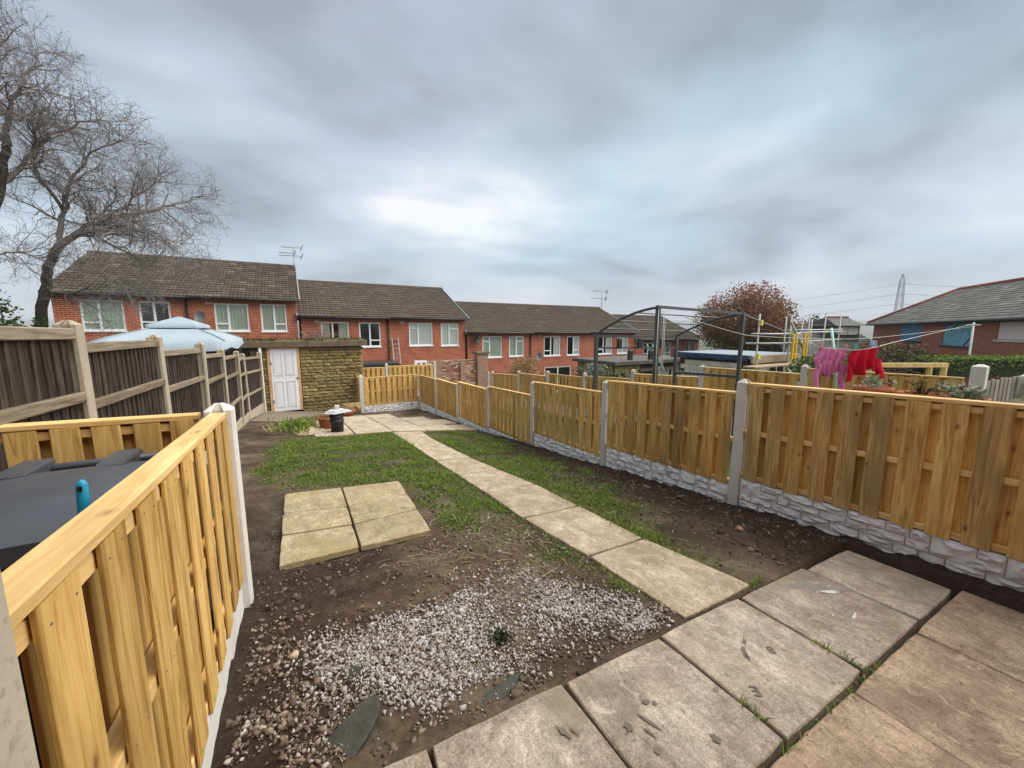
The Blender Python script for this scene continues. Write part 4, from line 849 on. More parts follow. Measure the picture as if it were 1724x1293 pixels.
# ================================================================== trees and shrubs
def grow(b, p, d, length, r, depth, cfg, rnd):
    """random-walk branch with children; b: list of builders per depth"""
    seg = max(3, int(length/cfg['seg'][depth])); pts = [Vector(p)]; dd = Vector(d).normalized(); rad = [r]
    for i in range(seg):
        w = cfg['wob'][depth]; dd = (dd+Vector((rnd.gauss(0, w), rnd.gauss(0, w), rnd.gauss(0, w)+cfg['lift'][depth]))).normalized()
        pts.append(pts[-1]+dd*(length/seg)); rad.append(max(r*(1-0.8*(i+1)/seg), 0.0022))
    b[min(depth, len(b)-1)].tube(pts, rad, cfg['sides'][depth], depth == 0)
    if depth+1 >= len(cfg['seg']): return
    kids(b, pts, rad, depth, cfg, rnd, length)
def kids(b, pts, rad, depth, cfg, rnd, length):
    step = cfg['step'][depth]; n = int(length/step); m = len(pts)-1
    for k in range(n):
        t = (k+rnd.random())/n
        if t < cfg['bare'][depth]: continue
        i = min(int(t*m), m-1); q = pts[i].lerp(pts[i+1], t*m-i); base = (pts[i+1]-pts[i]).normalized()
        side = Vector((rnd.gauss(0, 1), rnd.gauss(0, 1), rnd.gauss(0, 1))); side = (side-base*side.dot(base)).normalized()
        ang = rnd.uniform(*cfg['ang'][depth]); nd = base*math.cos(ang)+side*math.sin(ang)
        L = cfg['len'][depth]*rnd.uniform(0.6, 1.3)*(1-0.45*t)
        grow(b, q, nd, L, max(rad[i]*0.5, cfg['rmin'][depth+1]), depth+1, cfg, rnd)
def bare_tree(limbs, label, base, seed, cfg):
    rnd = random.Random(seed); t = empty('bare_tree', base, label, 'tree'); bt = MB(); bb = MB(); bw_ = MB()
    for pts, r0, r1, spawn in limbs:
        P = [Vector(p) for p in pts]; Q = []; n = 5
        for i in range(len(P)-1):
            p0, p1, p2, p3 = P[max(i-1,0)], P[i], P[i+1], P[min(i+2, len(P)-1)]
            for k in range(n):
                s = k/n; Q.append(0.5*((2*p1)+(p2-p0)*s+(2*p0-5*p1+4*p2-p3)*s*s+(3*p1-p0-3*p2+p3)*s**3)+Vector((rnd.gauss(0,0.025),rnd.gauss(0,0.025),rnd.gauss(0,0.02))))
        Q.append(P[-1]); rad = [r0+(r1-r0)*(i/(len(Q)-1))**0.8 for i in range(len(Q))]; L = sum((Q[i+1]-Q[i]).length for i in range(len(Q)-1))
        trunk_ = not spawn; rad = rad if trunk_ else [max(r_*0.68, 0.008) for r_ in rad]
        (bt if trunk_ else bb).tube(Q, rad, 9 if trunk_ else 6)
        if spawn: kids([bb, bb, bw_], Q, rad, 0, cfg, rnd, L)
    bt.build('trunk', M['bark'], t, True); bb.build('branches', M['twig'], t, True)
    if bw_.v: o = bw_.build('twigs', M['twig'], t); o['kind'] = 'stuff'
    return t
cfgT = dict(seg=[0.3,0.16,0.09,0.06], wob=[0.16,0.24,0.34,0.4], lift=[0.03,0.02,0.0,0.0], sides=[6,5,3,3], step=[0.125,0.105,0.075,1], bare=[0.16,0.06,0.05,0], ang=[(0.5,1.2),(0.5,1.2),(0.5,1.1),(0,0)], len=[1.5,0.85,0.36,0], rmin=[0.026,0.010,0.0046,0.0032])
Yt = 14.0
bare_tree([([(-5.40,Yt,-3.2),(-5.42,Yt,-0.5),(-5.30,Yt,0.6),(-5.10,Yt-0.05,1.4),(-4.85,Yt-0.1,2.0)],0.125,0.085,False),
  ([(-4.85,Yt-0.1,2.0),(-4.35,Yt-0.2,2.45),(-3.75,Yt-0.3,2.75),(-3.1,Yt-0.3,3.0),(-2.5,Yt-0.2,3.35),(-1.9,Yt,3.7)],0.13,0.02,True),
  ([(-4.85,Yt-0.1,2.0),(-4.2,Yt-0.5,2.35),(-3.5,Yt-0.7,2.5),(-2.9,Yt-0.9,2.35),(-2.45,Yt-1.0,2.0)],0.10,0.015,True),
  ([(-4.3,Yt-0.2,2.5),(-3.7,Yt+0.3,3.2),(-3.2,Yt+0.4,3.8),(-2.8,Yt+0.3,4.1)],0.07,0.012,True),
  ([(-4.85,Yt-0.1,2.0),(-4.75,Yt+0.1,2.9),(-4.5,Yt,3.6),(-4.0,Yt-0.2,4.3),(-3.4,Yt-0.2,4.7)],0.10,0.015,True),
  ([(-4.75,Yt+0.1,2.9),(-4.9,Yt-0.4,3.7),(-4.7,Yt-0.7,4.5),(-4.3,Yt-0.8,5.2)],0.07,0.012,True),
  ([(-5.2,Yt,1.0),(-4.6,Yt-0.5,0.9),(-4.0,Yt-0.9,1.1),(-3.3,Yt-1.1,1.0)],0.05,0.01,True),
  ([(-4.3,Yt-0.2,2.5),(-3.6,Yt-0.6,2.0),(-3.0,Yt-0.8,1.75),(-2.4,Yt-0.9,1.55)],0.05,0.01,True)],
  'bare tree whose thick limb arches right over the terrace roof', (-5.4,Yt,-3.2), 3, cfgT)
bare_tree([([(-6.05,Yt-0.6,-3.2),(-6.0,Yt-0.6,-0.5),(-5.95,Yt-0.6,1.2),(-5.75,Yt-0.6,2.2),(-5.45,Yt-0.6,3.1),(-5.2,Yt-0.7,4.0)],0.135,0.07,False),
  ([(-5.2,Yt-0.7,4.0),(-5.0,Yt-0.8,4.8),(-4.7,Yt-0.8,5.5),(-4.5,Yt-0.6,6.1)],0.10,0.015,True),
  ([(-5.45,Yt-0.6,3.1),(-5.0,Yt-0.4,3.9),(-4.6,Yt-0.3,4.5),(-4.0,Yt-0.2,5.0),(-3.7,Yt-0.2,5.1)],0.09,0.014,True),
  ([(-5.2,Yt-0.7,4.0),(-5.6,Yt-0.3,5.0),(-5.4,Yt-0.2,6.0),(-5.0,Yt-0.2,6.6)],0.09,0.014,True),
  ([(-5.95,Yt-0.6,1.2),(-5.5,Yt-1.0,1.6),(-5.0,Yt-1.2,1.7),(-4.6,Yt-1.2,1.4)],0.05,0.01,True),
  ([(-5.95,Yt-0.6,1.8),(-6.4,Yt-0.6,3.0),(-6.5,Yt-0.5,4.2),(-6.2,Yt-0.4,5.4),(-5.8,Yt-0.4,6.4)],0.12,0.02,True),
  ([(-5.75,Yt-0.6,2.2),(-5.9,Yt-1.0,3.2),(-5.6,Yt-1.2,4.2),(-5.2,Yt-1.3,5.2)],0.08,0.012,True)],
  'dark upright bare tree at the left edge, ivy at its foot', (-6.05,Yt-0.6,-3.2), 11, cfgT)
def shrub(name, label, c, rad, n, size, mats, cat='shrub', seed=1, stems=True, group=None, flat=1.0, holes=0.45):
    """leafy shrub or crown: clumps of leaf faces round an ellipsoid with gaps, stems inside"""
    g = np.random.default_rng(seed); c = np.array(c, float); rad = np.array(rad, float)
    root = empty(name, (c[0], c[1], c[2]-rad[2]), label, cat, group)
    for mi, (mat, frac, bias) in enumerate(mats):
        k = max(8, int(26*frac*max(1, rad.max()))); d = g.normal(0, 1, (k, 3)); d /= np.linalg.norm(d, axis=1)[:,None]; d[:,2] = d[:,2]*0.9+bias*0.35
        cc = d*(g.uniform(0.35, 1.0, (k, 1))**0.5)*rad*0.86; m = int(n*frac); idx = g.integers(0, k, m); s = 0.30*rad.mean()/max(1, rad.mean()**0.35)
        P = c+cc[idx]+g.normal(0, 1, (m, 3))*s*np.array([1,1,0.8]); q_ = (P-c)/rad; rr_ = np.linalg.norm(q_, axis=1); lim = 1.0+0.10*np.sin(q_[:,0]*7+seed)*np.cos(q_[:,1]*6)+g.normal(0, 0.025, m); over = rr_ > lim; P[over] = c+(q_[over]/rr_[over][:,None])*rad*(lim[over]*g.uniform(0.75, 1.0, over.sum()))[:,None]; P[:,2] = np.maximum(P[:,2], c[2]-rad[2]*1.0)
        o = cards('foliage', P, size, M[mat], root, 0.6, 0.6, origin=c); o['kind'] = 'stuff'
    if stems:
        b = MB(); rnd = random.Random(seed)
        for i in range(9):
            a = rnd.uniform(0, 6.28); e = rnd.uniform(0.2, 0.75); q = Vector(c)+Vector((math.cos(a)*rad[0]*e, math.sin(a)*rad[1]*e, rad[2]*rnd.uniform(0.1, 0.7))); p0 = Vector((c[0], c[1], c[2]-rad[2]*1.05)); b.tube([p0, p0.lerp(q, 0.5)+Vector((0,0,rad[2]*0.1)), q], [0.03*rad.mean()**0.8, 0.02*rad.mean()**0.8, 0.006], 5)
        b.build('stems', M['bark'], root, True)
    return root
def tree(name, label, base, crown_c, rad, n, size, mats, seed):
    root = shrub(name, label, crown_c, rad, n, size, mats, 'tree', seed, False)
    b = MB(); rnd = random.Random(seed); p0 = Vector(base); top = Vector(crown_c)
    fork = p0.lerp(top, 0.55); b.tube([p0, p0.lerp(fork, 0.5)+Vector((0.05,0,0)), fork], [0.26, 0.21, 0.17], 9); b.build('trunk', M['bark'], root, True)
    bb = MB()
    for i in range(16):
        a = rnd.uniform(0, 6.28); e = rnd.uniform(0.35, 0.85); q = top+Vector((math.cos(a)*rad[0]*e, math.sin(a)*rad[1]*e, rad[2]*rnd.uniform(-0.3, 0.75))); bb.tube([fork, fork.lerp(q, 0.45)+Vector((0,0,0.35)), q], [0.12, 0.06, 0.015], 6)
    bb.build('limbs', M['bark'], root, True); return root
tree('red_leaved_tree', 'round autumn tree with red-brown leaves behind the metal frame and scaffold', (30.8,17.3,-5.2), (30.75,17.55,0.45), (3.55,3.55,3.3), 30000, 0.16, [('leaf_red',0.50,0.8),('leaf_olive',0.50,-0.7)], 5)
shrub('red_shrub', 'dark rounded shrub with some red leaves before the boarded brick house', (18.9,5.6,-1.35), (1.5,1.4,1.05), 4200, 0.10, [('leaf_dark',0.55,0),('leaf_olive',0.30,0.3),('leaf_red',0.15,0.8)], 'shrub', 8)
shrub('tan_shrub', 'tan dried shrub before the terrace with green curtains', (9.75,16.0,-1.95), (1.05,0.9,0.72), 2600, 0.09, [('leaf_tan',1.0,0.2)], 'shrub', 9)
shrub('dark_shrub', 'low dark spiky shrub behind the neighbouring fence', (8.9,8.7,-1.75), (0.6,1.3,0.42), 2500, 0.08, [('leaf_dark',0.9,0.2),('leaf_sage',0.1,1.0)], 'shrub', 12)
shrub('grey_shrub', 'grey-green mounded shrub between the tan shrub and the stone building', (11.6,13.2,-1.95), (1.1,0.8,0.5), 1800, 0.08, [('leaf_dark',0.6,0),('leaf_sage',0.4,0.8)], 'shrub', 13)
shrub('leafy_bush', 'yellow-green leafy bush peeking between the pink and red garments', (10.6,4.3,-0.95), (0.6,0.6,0.35), 900, 0.10, [('leaf_green',1.0,0.3)], 'shrub', 14)
tree('far_conifer', 'small dark tree beyond the scaffold, before the hazy hill', (52.0,21.6,-6), (52.0,21.6,0.0), (1.5,1.5,2.0), 1500, 0.22, [('leaf_dark',1.0,0.3)], 21)
tree('far_tree', 'distant green tree left of the bare trees', (-15.5,26.5,-4), (-15.5,26.5,-0.6), (2.6,2.6,2.4), 2600, 0.22, [('leaf_green',0.6,0.3),('leaf_olive',0.4,0)], 22)
shrub('ivy_clump', 'green ivy climbing the foot of the left trees', (-5.85,13.35,0.15), (0.42,0.35,0.85), 700, 0.09, [('leaf_green',1.0,0.2)], 'ivy', 23, False)
shrub('ivy_clump', 'small tuft of green ivy low on the arching tree', (-5.30,13.78,0.15), (0.14,0.12,0.32), 150, 0.07, [('leaf_green',1.0,0.2)], 'ivy', 24, False)
# clipped hedge
hg = empty('hedge', (21, 3.2, -2.4), 'clipped bright green hedge in front of the boarded brick house', 'hedge')
n = 9000; t = rng.uniform(0, 1, n); A = np.array([18.6,4.55]); B = np.array([25.5,0.9]); P2 = A+(B-A)*t[:,None]; w = rng.uniform(-0.4, 0.4, n); nrm = np.array([-(B-A)[1], (B-A)[0]])/np.hypot(*(B-A)); 
P = np.column_stack([P2+nrm*w[:,None], -0.86-np.abs(rng.normal(0, 0.25, n))-0.15*np.abs(w)+0.05*(fbm(t*30, w, 2)-0.5)]); q = rng.random(n) < 0.3; P[q,2] = rng.uniform(-1.7, -0.9, q.sum())
o = cards('foliage', P, 0.085, M['hedge'], hg, 0.7, 0.6); o['kind'] = 'stuff'
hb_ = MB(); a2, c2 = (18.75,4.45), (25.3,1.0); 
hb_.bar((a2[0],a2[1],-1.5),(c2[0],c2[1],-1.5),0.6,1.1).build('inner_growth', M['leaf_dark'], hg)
# dry creeper by the second house
cr = MB(); rnd = random.Random(4); 
for i in range(150): grow([cr], (1.0+rnd.uniform(-0.3,0.3),21.6+rnd.uniform(-0.2,0.1),-0.9), (rnd.gauss(0,0.6),rnd.gauss(0,0.3)-0.2,1), rnd.uniform(0.7,2.0), 0.017, 0, dict(seg=[0.15], wob=[0.3], lift=[-0.04], sides=[3]), rnd)
cre = empty('dry_creeper', (1.0,21.6,-1.5), 'tangle of dry pinkish stems at the corner of the second roof', 'creeper'); o = cr.build('stems', plain('dry_stem', (0.36,0.25,0.21), 0.9), cre)

# ================================================================== stone building and block garage on the right
sbld = empty('stone_outbuilding', (16, 15.5, -4), 'low stone building with a flat brown roof seen behind the metal frame', 'outbuilding')
MB().box(13.85,18.9,14.12,17.0,-4.5,-1.72).build('wall_core', M['mortar'], sbld)
MB().prism([(13.6,13.85),(19.1,13.85),(19.1,17.2),(13.6,17.2)], -1.70, -1.52, 0.02).build('roof_slab', M['darkfelt'], sbld)
fst = [rock_unit(80+s).mesh('walling_stone', M['shedstone']) for s in range(6)]
for (s, L_) in ((13.82,1.75),(16.75,0.5),(18.25,0.65)): stone_wall(sbld, (s,14.11), (1,0), L_, -3.0, -1.74, fst, 0.13, 0.2, 0.25, 0.6, 0.07)
stone_wall(sbld, (13.84,16.9), (0,-1), 2.7, -3.0, -1.74, fst, 0.13, 0.2, 0.3, 0.6, 0.07)
for x in (15.6,17.3): MB().box(x,x+1.1,14.09,14.119,-3.4,-2.12).build('doorway', M['room'], sbld); MB().box(x-0.06,x+1.16,14.02,14.089,-2.11,-1.96).build('lintel', M['roofstone'], sbld)
gar = empty('block_garage', (16.5, 10, -3.5), 'pale concrete block garage with blue sheeting along its flat roof edge', 'garage')
MB().box(16.06,19.4,8.87,12.1,-4.0,-1.28).build('wall_core', M['mortar'], gar)
cb = MB().prism([(-0.215,-0.05),(0.215,-0.05),(0.215,0.05),(-0.215,0.05)],-0.10,0.10,0.006).mesh('block', M['block'])
for r in range(8):
    z = -2.95+r*0.215
    for k in range(8):
        y = 12.0-0.22-(k*0.44)-(0.22 if r % 2 else 0)
        if y < 8.95: continue
        inst('block', cb, gar, frame_M((16.05,y), (0,1), z))
for r in range(8):
    z = -2.95+r*0.215
    for k in range(5):
        x = 16.26+k*0.44+(0.2 if r % 2 else 0)
        if x < 17.4: inst('block', cb, gar, frame_M((x,8.86), (1,0), z))
MB().prism([(15.95,8.7),(19.6,8.7),(19.6,12.3),(15.95,12.3)],-1.14,-0.99,0.01).build('roof_slab', M['greyfelt'], gar)
q = MB(); 
for i in range(24):
    y0, y1 = 12.28-i*0.145, 12.28-(i+1)*0.145; d0, d1 = 0.02*math.sin(i*1.7), 0.02*math.sin((i+1)*1.7); q.quad((15.82+d0,y0,-1.22-0.02*math.sin(i*0.9)),(15.82+d1,y1,-1.22-0.02*math.sin((i+1)*0.9)),(15.84,y1,-1.01),(15.84,y0,-1.01))
q.build('blue_sheeting', M['bluefelt'], gar)
MB().box(15.86,19.5,8.60,8.695,-1.30,-1.02).build('fascia_board', M['plank'], gar)
MB().box(17.35,19.35,8.80,8.865,-3.2,-1.30).build('rendered_panel', M['conc'], gar)
for x in (17.55,18.15): MB().box(x,x+0.36,8.74,8.795,-3.2,-1.46).build('doorway', M['room'], gar)
# scaffold
sc_ = empty('scaffold', (19, 8.5, -4), 'galvanised tube scaffold with lime clips round the flat-roofed garage', 'scaffold')
def tb(a, b_, r=0.034, m='galv', nm='scaffold_tube'): return tube_obj(nm, [a, b_], r, M[m], sc_, 8)
for (x, y, z0, z1) in [(15.5,8.3,-4,0.64),(17.85,8.3,-4,0.64),(21.5,9.5,-3.8,0.62),(22.14,9.5,-3.8,0.83),(23.79,9.5,-3.8,0.86),(25.47,9.5,-3.8,0.84),(24.53,10.4,-3.8,0.6),(21.87,10.4,-3.8,0.72)]: tb((x,y,z0),(x,y,z1))
tb((14.9,8.22,-0.12),(18.5,8.22,-0.14)); tb((14.6,8.22,-0.47),(19.6,8.22,-0.54)); tb((17.7,8.4,-0.10),(25.6,9.42,-0.05)); tb((17.7,8.4,-0.50),(25.6,9.42,-0.46)); tb((14.9,8.22,-1.42),(18.3,8.22,-1.42)); tb((18.2,8.4,-1.32),(22,9.4,-1.2)); tb((20,9.42,0.02),(25.6,9.42,0.06))
tb((17.5,8.15,0.35),(19.4,8.15,-1.42),0.045)
for (x, y, z) in [(15.5,8.25,0.30),(15.5,8.25,-0.98),(15.5,8.25,-1.40),(17.87,8.25,-1.40),(17.87,8.25,-0.12),(22.14,9.45,-0.07),(23.79,9.45,-0.02),(21.5,9.45,-0.50)]: MB().box(x-0.06,x+0.06,y-0.07,y+0.03,z-0.10,z+0.10).build('scaffold_clip', M['lime'], sc_)
for k in range(2): MB().box(14.5,18.2,7.75+k*0.24,7.97+k*0.24,-1.36,-1.31).build('scaffold_plank', M['plank'], sc_)
yg = empty('yellow_ladder_gate', (18.2, 8.0, -1.3), 'bright yellow ladder frame fixed to the scaffold', 'ladder')
for x in (17.62,17.86,18.52,18.74): MB().bar((x,8.05,-1.22),(x,8.05,-0.13),0.11,0.06,(0,1,0)).build('stile', M['yellow'], yg)
for z in (-0.16,-0.45,-0.95): MB().bar((17.6,8.06,z),(17.92,8.06,z),0.05,0.07).build('rung', M['yellow'], yg)
MB().bar((18.50,8.06,-0.16),(18.78,8.06,-0.16),0.05,0.10).build('rung', M['yellow'], yg); MB().bar((18.50,8.06,-1.2),(18.78,8.06,-1.2),0.05,0.08).build('rung', M['upvc'], yg)
# pale blue-green ladder leaning by the garage
pl = empty('pale_ladder', (15.4, 11.9, -3), 'pale blue-green ladder leaning beside the block garage', 'ladder')
for s in (0, 0.34): MB().bar((15.75+s*0.9,12.6-s*0.2,-2.6),(15.0+s*0.9,13.2-s*0.2,-0.65),0.05,0.07).build('stile', M['mint'], pl)
for i in range(8): t = i/8+0.05; MB().bar((15.75-0.75*t,12.6+0.6*t,-2.6+1.95*t),(16.05-0.75*t,12.53+0.6*t,-2.6+1.95*t),0.03,0.03).build('rung', M['mint'], pl)
# picket pieces beside it
pk = empty('picket_fence', (13.2, 9.5, -3), 'low grey picket fence below the block garage', 'fence')
pm = board_mesh('picket', 0.07, 0.02, 0.9, M['greywood'])
for i in range(14): inst('picket', pm, pk, frame_M((12.6+i*0.13, 10.4-i*0.10), (0.8,-0.6), -1.95-i*0.012))
inst('rail', board_mesh('rail', 0.03, 0.06, 2.2, M['greywood']), pk, rail_M((12.5,10.52,-1.75),(14.3,9.12,-1.85)))

# ================================================================== boarded brick house and neighbours (right)
P0 = Vector((30.23,6.23,0)); D = Vector((math.sin(R(54)), math.cos(R(54)), 0)); Nn = Vector((D.y,-D.x,0))
vil = empty('brick_villa', tuple(P0+Nn*3.5+Vector((0,0,-4.6))), 'red brick house with a hipped slate roof and boarded windows at the right', 'house')
Mv = Matrix(((-D.x, Nn.x, 0, P0.x), (-D.y, Nn.y, 0, P0.y), (0, 0, 1, 0), (0, 0, 0, 1)))   # local x runs towards the camera side, y into the house
def vb(b, name, mat, parent=None, smooth=False):
    return inst(name, b.mesh(name, mat, smooth), parent or vil, Mv)
ops = [(-6.0,-3.4,-0.64,0.44),(-1.2,1.2,-0.80,0.44),(2.9,4.6,-0.40,0.44)]
wb = wall_open(-10.2, 5.0, -4.8, 0.60, 0.0, ops); wb.quad((-10.2,7,-4.8),(-10.2,0,-4.8),(-10.2,0,0.6),(-10.2,7,0.6)); wb.quad((5,0,-4.8),(5,7,-4.8),(5,7,0.6),(5,0,0.6)); wb.quad((5,7,-4.8),(-10.2,7,-4.8),(-10.2,7,0.6),(5,7,0.6)); vb(wb, 'wall', M['brick_far'])
for (a, c, d, e), mat in zip(ops, ('bluepaint','bluepaint2','pinkboard')):
    vb(MB().box(a+0.01,c-0.01,0.03,0.07,d+0.01,e-0.01), 'window_board', M[mat]); vb(MB().box(a-0.08,c+0.08,-0.06,0.02,d-0.09,d-0.005), 'sill', M['blackpl'] if mat != 'pinkboard' else M['conc'])
for (x0, x1, z0, z1) in ((-1.1,-0.5,0.28,0.40),(-0.6,0.1,0.0,0.5),(0.6,1.1,-0.75,-0.35)): vb(MB().bar((x0,0.02,z0),(x1,0.02,z1),0.02,0.09), 'batten', M['bluefelt'])
rh = MB(); ri = 3.5; zr = 2.72
ra, rb2, re = -8.2, -2.4, 5.3
rh.poly([(-10.5,-0.3,0.52),(re,-0.3,0.52),(rb2,ri,zr-0.03),(ra,ri,zr-0.03)]); rh.poly([(-10.5,7.3,0.52),(-10.5,-0.3,0.52),(ra,ri,zr-0.03)]); rh.poly([(re,-0.3,0.52),(re,7.3,0.52),(rb2,ri,zr-0.03)]); rh.poly([(re,7.3,0.52),(-10.5,7.3,0.52),(ra,ri,zr-0.03),(rb2,ri,zr-0.03)])
rfv = vb(rh, 'roof', M['slatetile'])
vd = Vector((0, ri+0.3, zr-0.52)); lv = vd.length; vdn = vd.normalized(); nv = Vector((0,-vdn.z,vdn.y))
ts = tile_slope((-10.5,-0.3,0.54), (1,0,0), vdn, nv, lambda v: (v/lv*2.3, 15.8-v/lv*7.7), lv, M['slatetile'], 'roof_slates', None, 0.34, 0.26, False)
mw = WM[ts.name]; ts.parent = rfv; WM[ts.name] = Mv @ mw; ts.matrix_basis = mw
vb(MB().tube([(-10.5,-0.3,0.58),(ra,ri,zr+0.03)],0.12,8), 'hip_tiles', M['redridge'], rfv, True); vb(MB().tube([(ra,ri,zr+0.03),(rb2,ri,zr+0.03)],0.12,8), 'ridge_tiles', M['redridge'], rfv, True); vb(MB().tube([(re,-0.3,0.58),(rb2,ri,zr+0.03)],0.12,8), 'hip_tiles', M['redridge'], rfv, True)
vb(MB().tube([(-10.5,-0.38,0.46),(5.3,-0.38,0.46)],0.08,8), 'gutter', M['blackpl'], None, True)
vb(MB().box(-10.2,5.0,-0.28,-0.002,0.38,0.44), 'soffit', M['blackpl'])
# dormer house left of it
bun = empty('dormer_house', (34, 12, -4), 'grey-roofed house with a boxy dormer window beside the boarded brick house', 'house')
def cb8(b, name, mat, parent=None): return b.build(name, mat, parent or bun)
E1 = Vector((36.6,9.7,0)); W1 = Vector((33.0,16.2,0)); n_ = Vector((-(W1-E1).y*-1, 0, 0))
uu = (Vector((31.0,13.2,0))-Vector((36.2,10.2,0))).normalized(); into = Vector((-uu.y, uu.x, 0))
if into.dot(Vector((33,12,0))) < 0: into = -into
o_ = Vector((36.4,9.9,0)); Mb = Matrix(((uu.x, into.x, 0, o_.x), (uu.y, into.y, 0, o_.y), (0, 0, 1, 0), (0, 0, 0, 1)))
def bb_(b, name, mat, parent=None): return inst(name, b.mesh(name, mat), parent or bun, Mb)
rb = MB(); rb.quad((0,-0.3,-2.0),(7.6,-0.3,-2.0),(7.0,5.0,0.45),(0,5.0,0.45)); rb.quad((7.6,10.3,-2.0),(0,10.3,-2.0),(0,5.0,0.45),(7.0,5.0,0.45)); rb.poly([(7.6,-0.3,-2.0),(7.6,10.3,-2.0),(7.0,5.0,0.45)])
br_ = bb_(rb, 'roof', M['slatetile'])
vd = Vector((0,5.3,2.45)); lv2 = vd.length; vdn = vd.normalized(); ts = tile_slope((0,-0.3,-1.98),(1,0,0),vdn,Vector((0,-vdn.z,vdn.y)),lambda v:(0,7.6-0.6*v/lv2),lv2,M['slatetile'],'roof_slates',None,0.34,0.28,False)
mw = WM[ts.name]; ts.parent = br_; WM[ts.name] = Mb @ mw; ts.matrix_basis = mw
bb_(MB().tube([(0,5.0,0.48),(7.0,5.0,0.48)],0.12,8), 'ridge_tiles', M['redridge'], br_); bb_(MB().box(0.2,7.3,0.0,10.0,-5,-2.05), 'wall', M['conc'])
dm = bb_(MB().box(1.15,2.95,2.2,5.0,-0.95,0.38), 'dormer', M['slatetile']); bb_(MB().box(1.3,2.05,2.15,2.199,-0.30,0.28).box(2.1,2.8,2.15,2.199,-0.30,0.28), 'dormer_window', M['conc'], dm); bb_(MB().box(1.2,2.9,2.12,2.148,-0.36,-0.31).box(1.2,2.9,2.12,2.148,0.285,0.33), 'window_frame', M['blackpl'], dm)
q = MB(); q.poly([(0.95,1.95,0.36),(3.1,1.95,0.36),(2.85,3.4,1.0),(1.1,3.4,1.0)]); q.poly([(1.1,3.4,1.0),(2.85,3.4,1.0),(2.85,5.2,0.6),(1.1,5.2,0.6)]); q.poly([(3.1,1.95,0.36),(3.1,5.2,0.36),(2.85,5.2,0.6),(2.85,3.4,1.0)]); q.poly([(0.95,5.2,0.36),(0.95,1.95,0.36),(1.1,3.4,1.0),(1.1,5.2,0.6)]); bb_(q, 'dormer_roof', M['slatetile'], dm)
bb_(MB().tube([(1.1,3.4,1.03),(2.85,3.4,1.03)],0.07,8), 'ridge_tiles', M['redridge'], dm)
# fences, rail and wall between
rl = empty('timber_rail', (12.6, 3.2, -2), 'pale sawn timber rail frame behind the red garment', 'rail')
MB().bar((11.6,3.78,-0.80),(13.3,2.83,-0.80),0.10,0.10).build('rail', M['pine_cut'], rl)
for (x, y) in ((11.7,3.72),(12.95,3.02),(13.25,2.85)): MB().bar((x,y,-2.4),(x,y,-0.852),0.09,0.09).build('post', M['pine_cut'], rl)
rf_ = empty('red_brown_fence', (16, 2.2, -2.4), 'low red-brown painted fence below the green hedge', 'fence')
fbm_ = board_mesh('fence_board', 0.14, 0.02, 1.0, M['redbrown'])
for i in range(36): inst('fence_board', fbm_, rf_, frame_M((14.6+i*0.15, 3.25-i*0.078), (0.887,-0.461), -1.72+0.012*math.sin(i)+random.uniform(-0.02, 0.02)))
inst('rail', board_mesh('rail', 0.04, 0.06, 6.0, M['redbrown']), rf_, rail_M((14.55,3.24,-1.45),(19.9,0.46,-1.45)))
wp = empty('washing_line_pole', (24.7, 4.65, -3.2), 'pale upright washing line pole before the boarded house', 'pole')
tube_obj('shaft', [(24.62,4.60,-3.4),(24.75,4.68,0.34)], 0.035, M['polew'], wp); MB().bar((24.62,4.85,0.24),(24.85,4.5,0.24),0.05,0.05).build('cross_arm', M['polew'], wp)

# ================================================================== arched metal frame next door
fm = empty('arched_metal_frame', (5.65, 4.5, -2.1), 'dark steel garden canopy frame with arched sides, no cover, in the neighbouring garden', 'canopy frame')
xa, xb_, yf_, yb = 4.60, 6.72, 3.87, 5.16; gF = -2.15
def mbar(a, b_, w=0.06, nm='frame_bar'): return MB().bar(a, b_, w, w).build(nm, M['metal'], fm)
for x, zt in ((xa, 0.36),(xb_, 0.31)): MB().box(x-0.027,x+0.027,yf_-0.027,yf_+0.027,gF,zt).build('post', M['metal'], fm)
for x, zt in ((xa, -0.06),(xb_, -0.10)): MB().box(x-0.027,x+0.027,yb-0.027,yb+0.027,gF,zt).build('post', M['metal'], fm)
for x, z0, z1 in ((xa, 0.33, -0.06),(xb_, 0.28, -0.10)):
    pts = []
    for i in range(15):
        t = i/14; pts.append((x, yf_+(yb-yf_)*t, z0-(z0-z1)*t**1.7))
    MB().tube(pts, 0.020, 8).build('arched_rafter', M['metal'], fm, True)
mbar((xa,yf_,0.34),(xb_,yf_,0.29),0.038,'beam'); mbar((xa,yb,-0.09),(xb_,yb,-0.13),0.035,'beam'); mbar((xa,yb,-0.30),(xb_,yb,-0.34),0.03,'beam')
for t in (0.32, 0.62, 0.85):
    y = yf_+(yb-yf_)*t; za = 0.33-0.39*t**1.7; MB().tube([(xa,y,za),(xb_,y,za-0.045)],0.011,6).build('cross_bar', M['metal'], fm)
mbar((xb_+0.0,yf_,-0.80),(xb_,yb,-0.84),0.05,'side_rail')
for x, z in ((5.10,-0.22),(5.62,-0.22),(6.2,-0.23),(5.38,-0.44),(5.92,-0.45)):
    b = MB().prism([(x-0.045,yb-0.075),(x+0.045,yb-0.075),(x+0.045,yb-0.028),(x-0.045,yb-0.028)], z-0.10, z+0.08, 0.012); b.build('clamp_plate', M['blackpl'], fm)
for dx in (-0.05, 0.06, 0.09): tube_obj('hanging_cord', [(xa+dx,yf_-0.05,0.30),(xa+dx*1.1,yf_-0.05,-0.3),(xa+dx*0.8,yf_-0.05,-0.9)], 0.005, M['rope'], fm, 5)
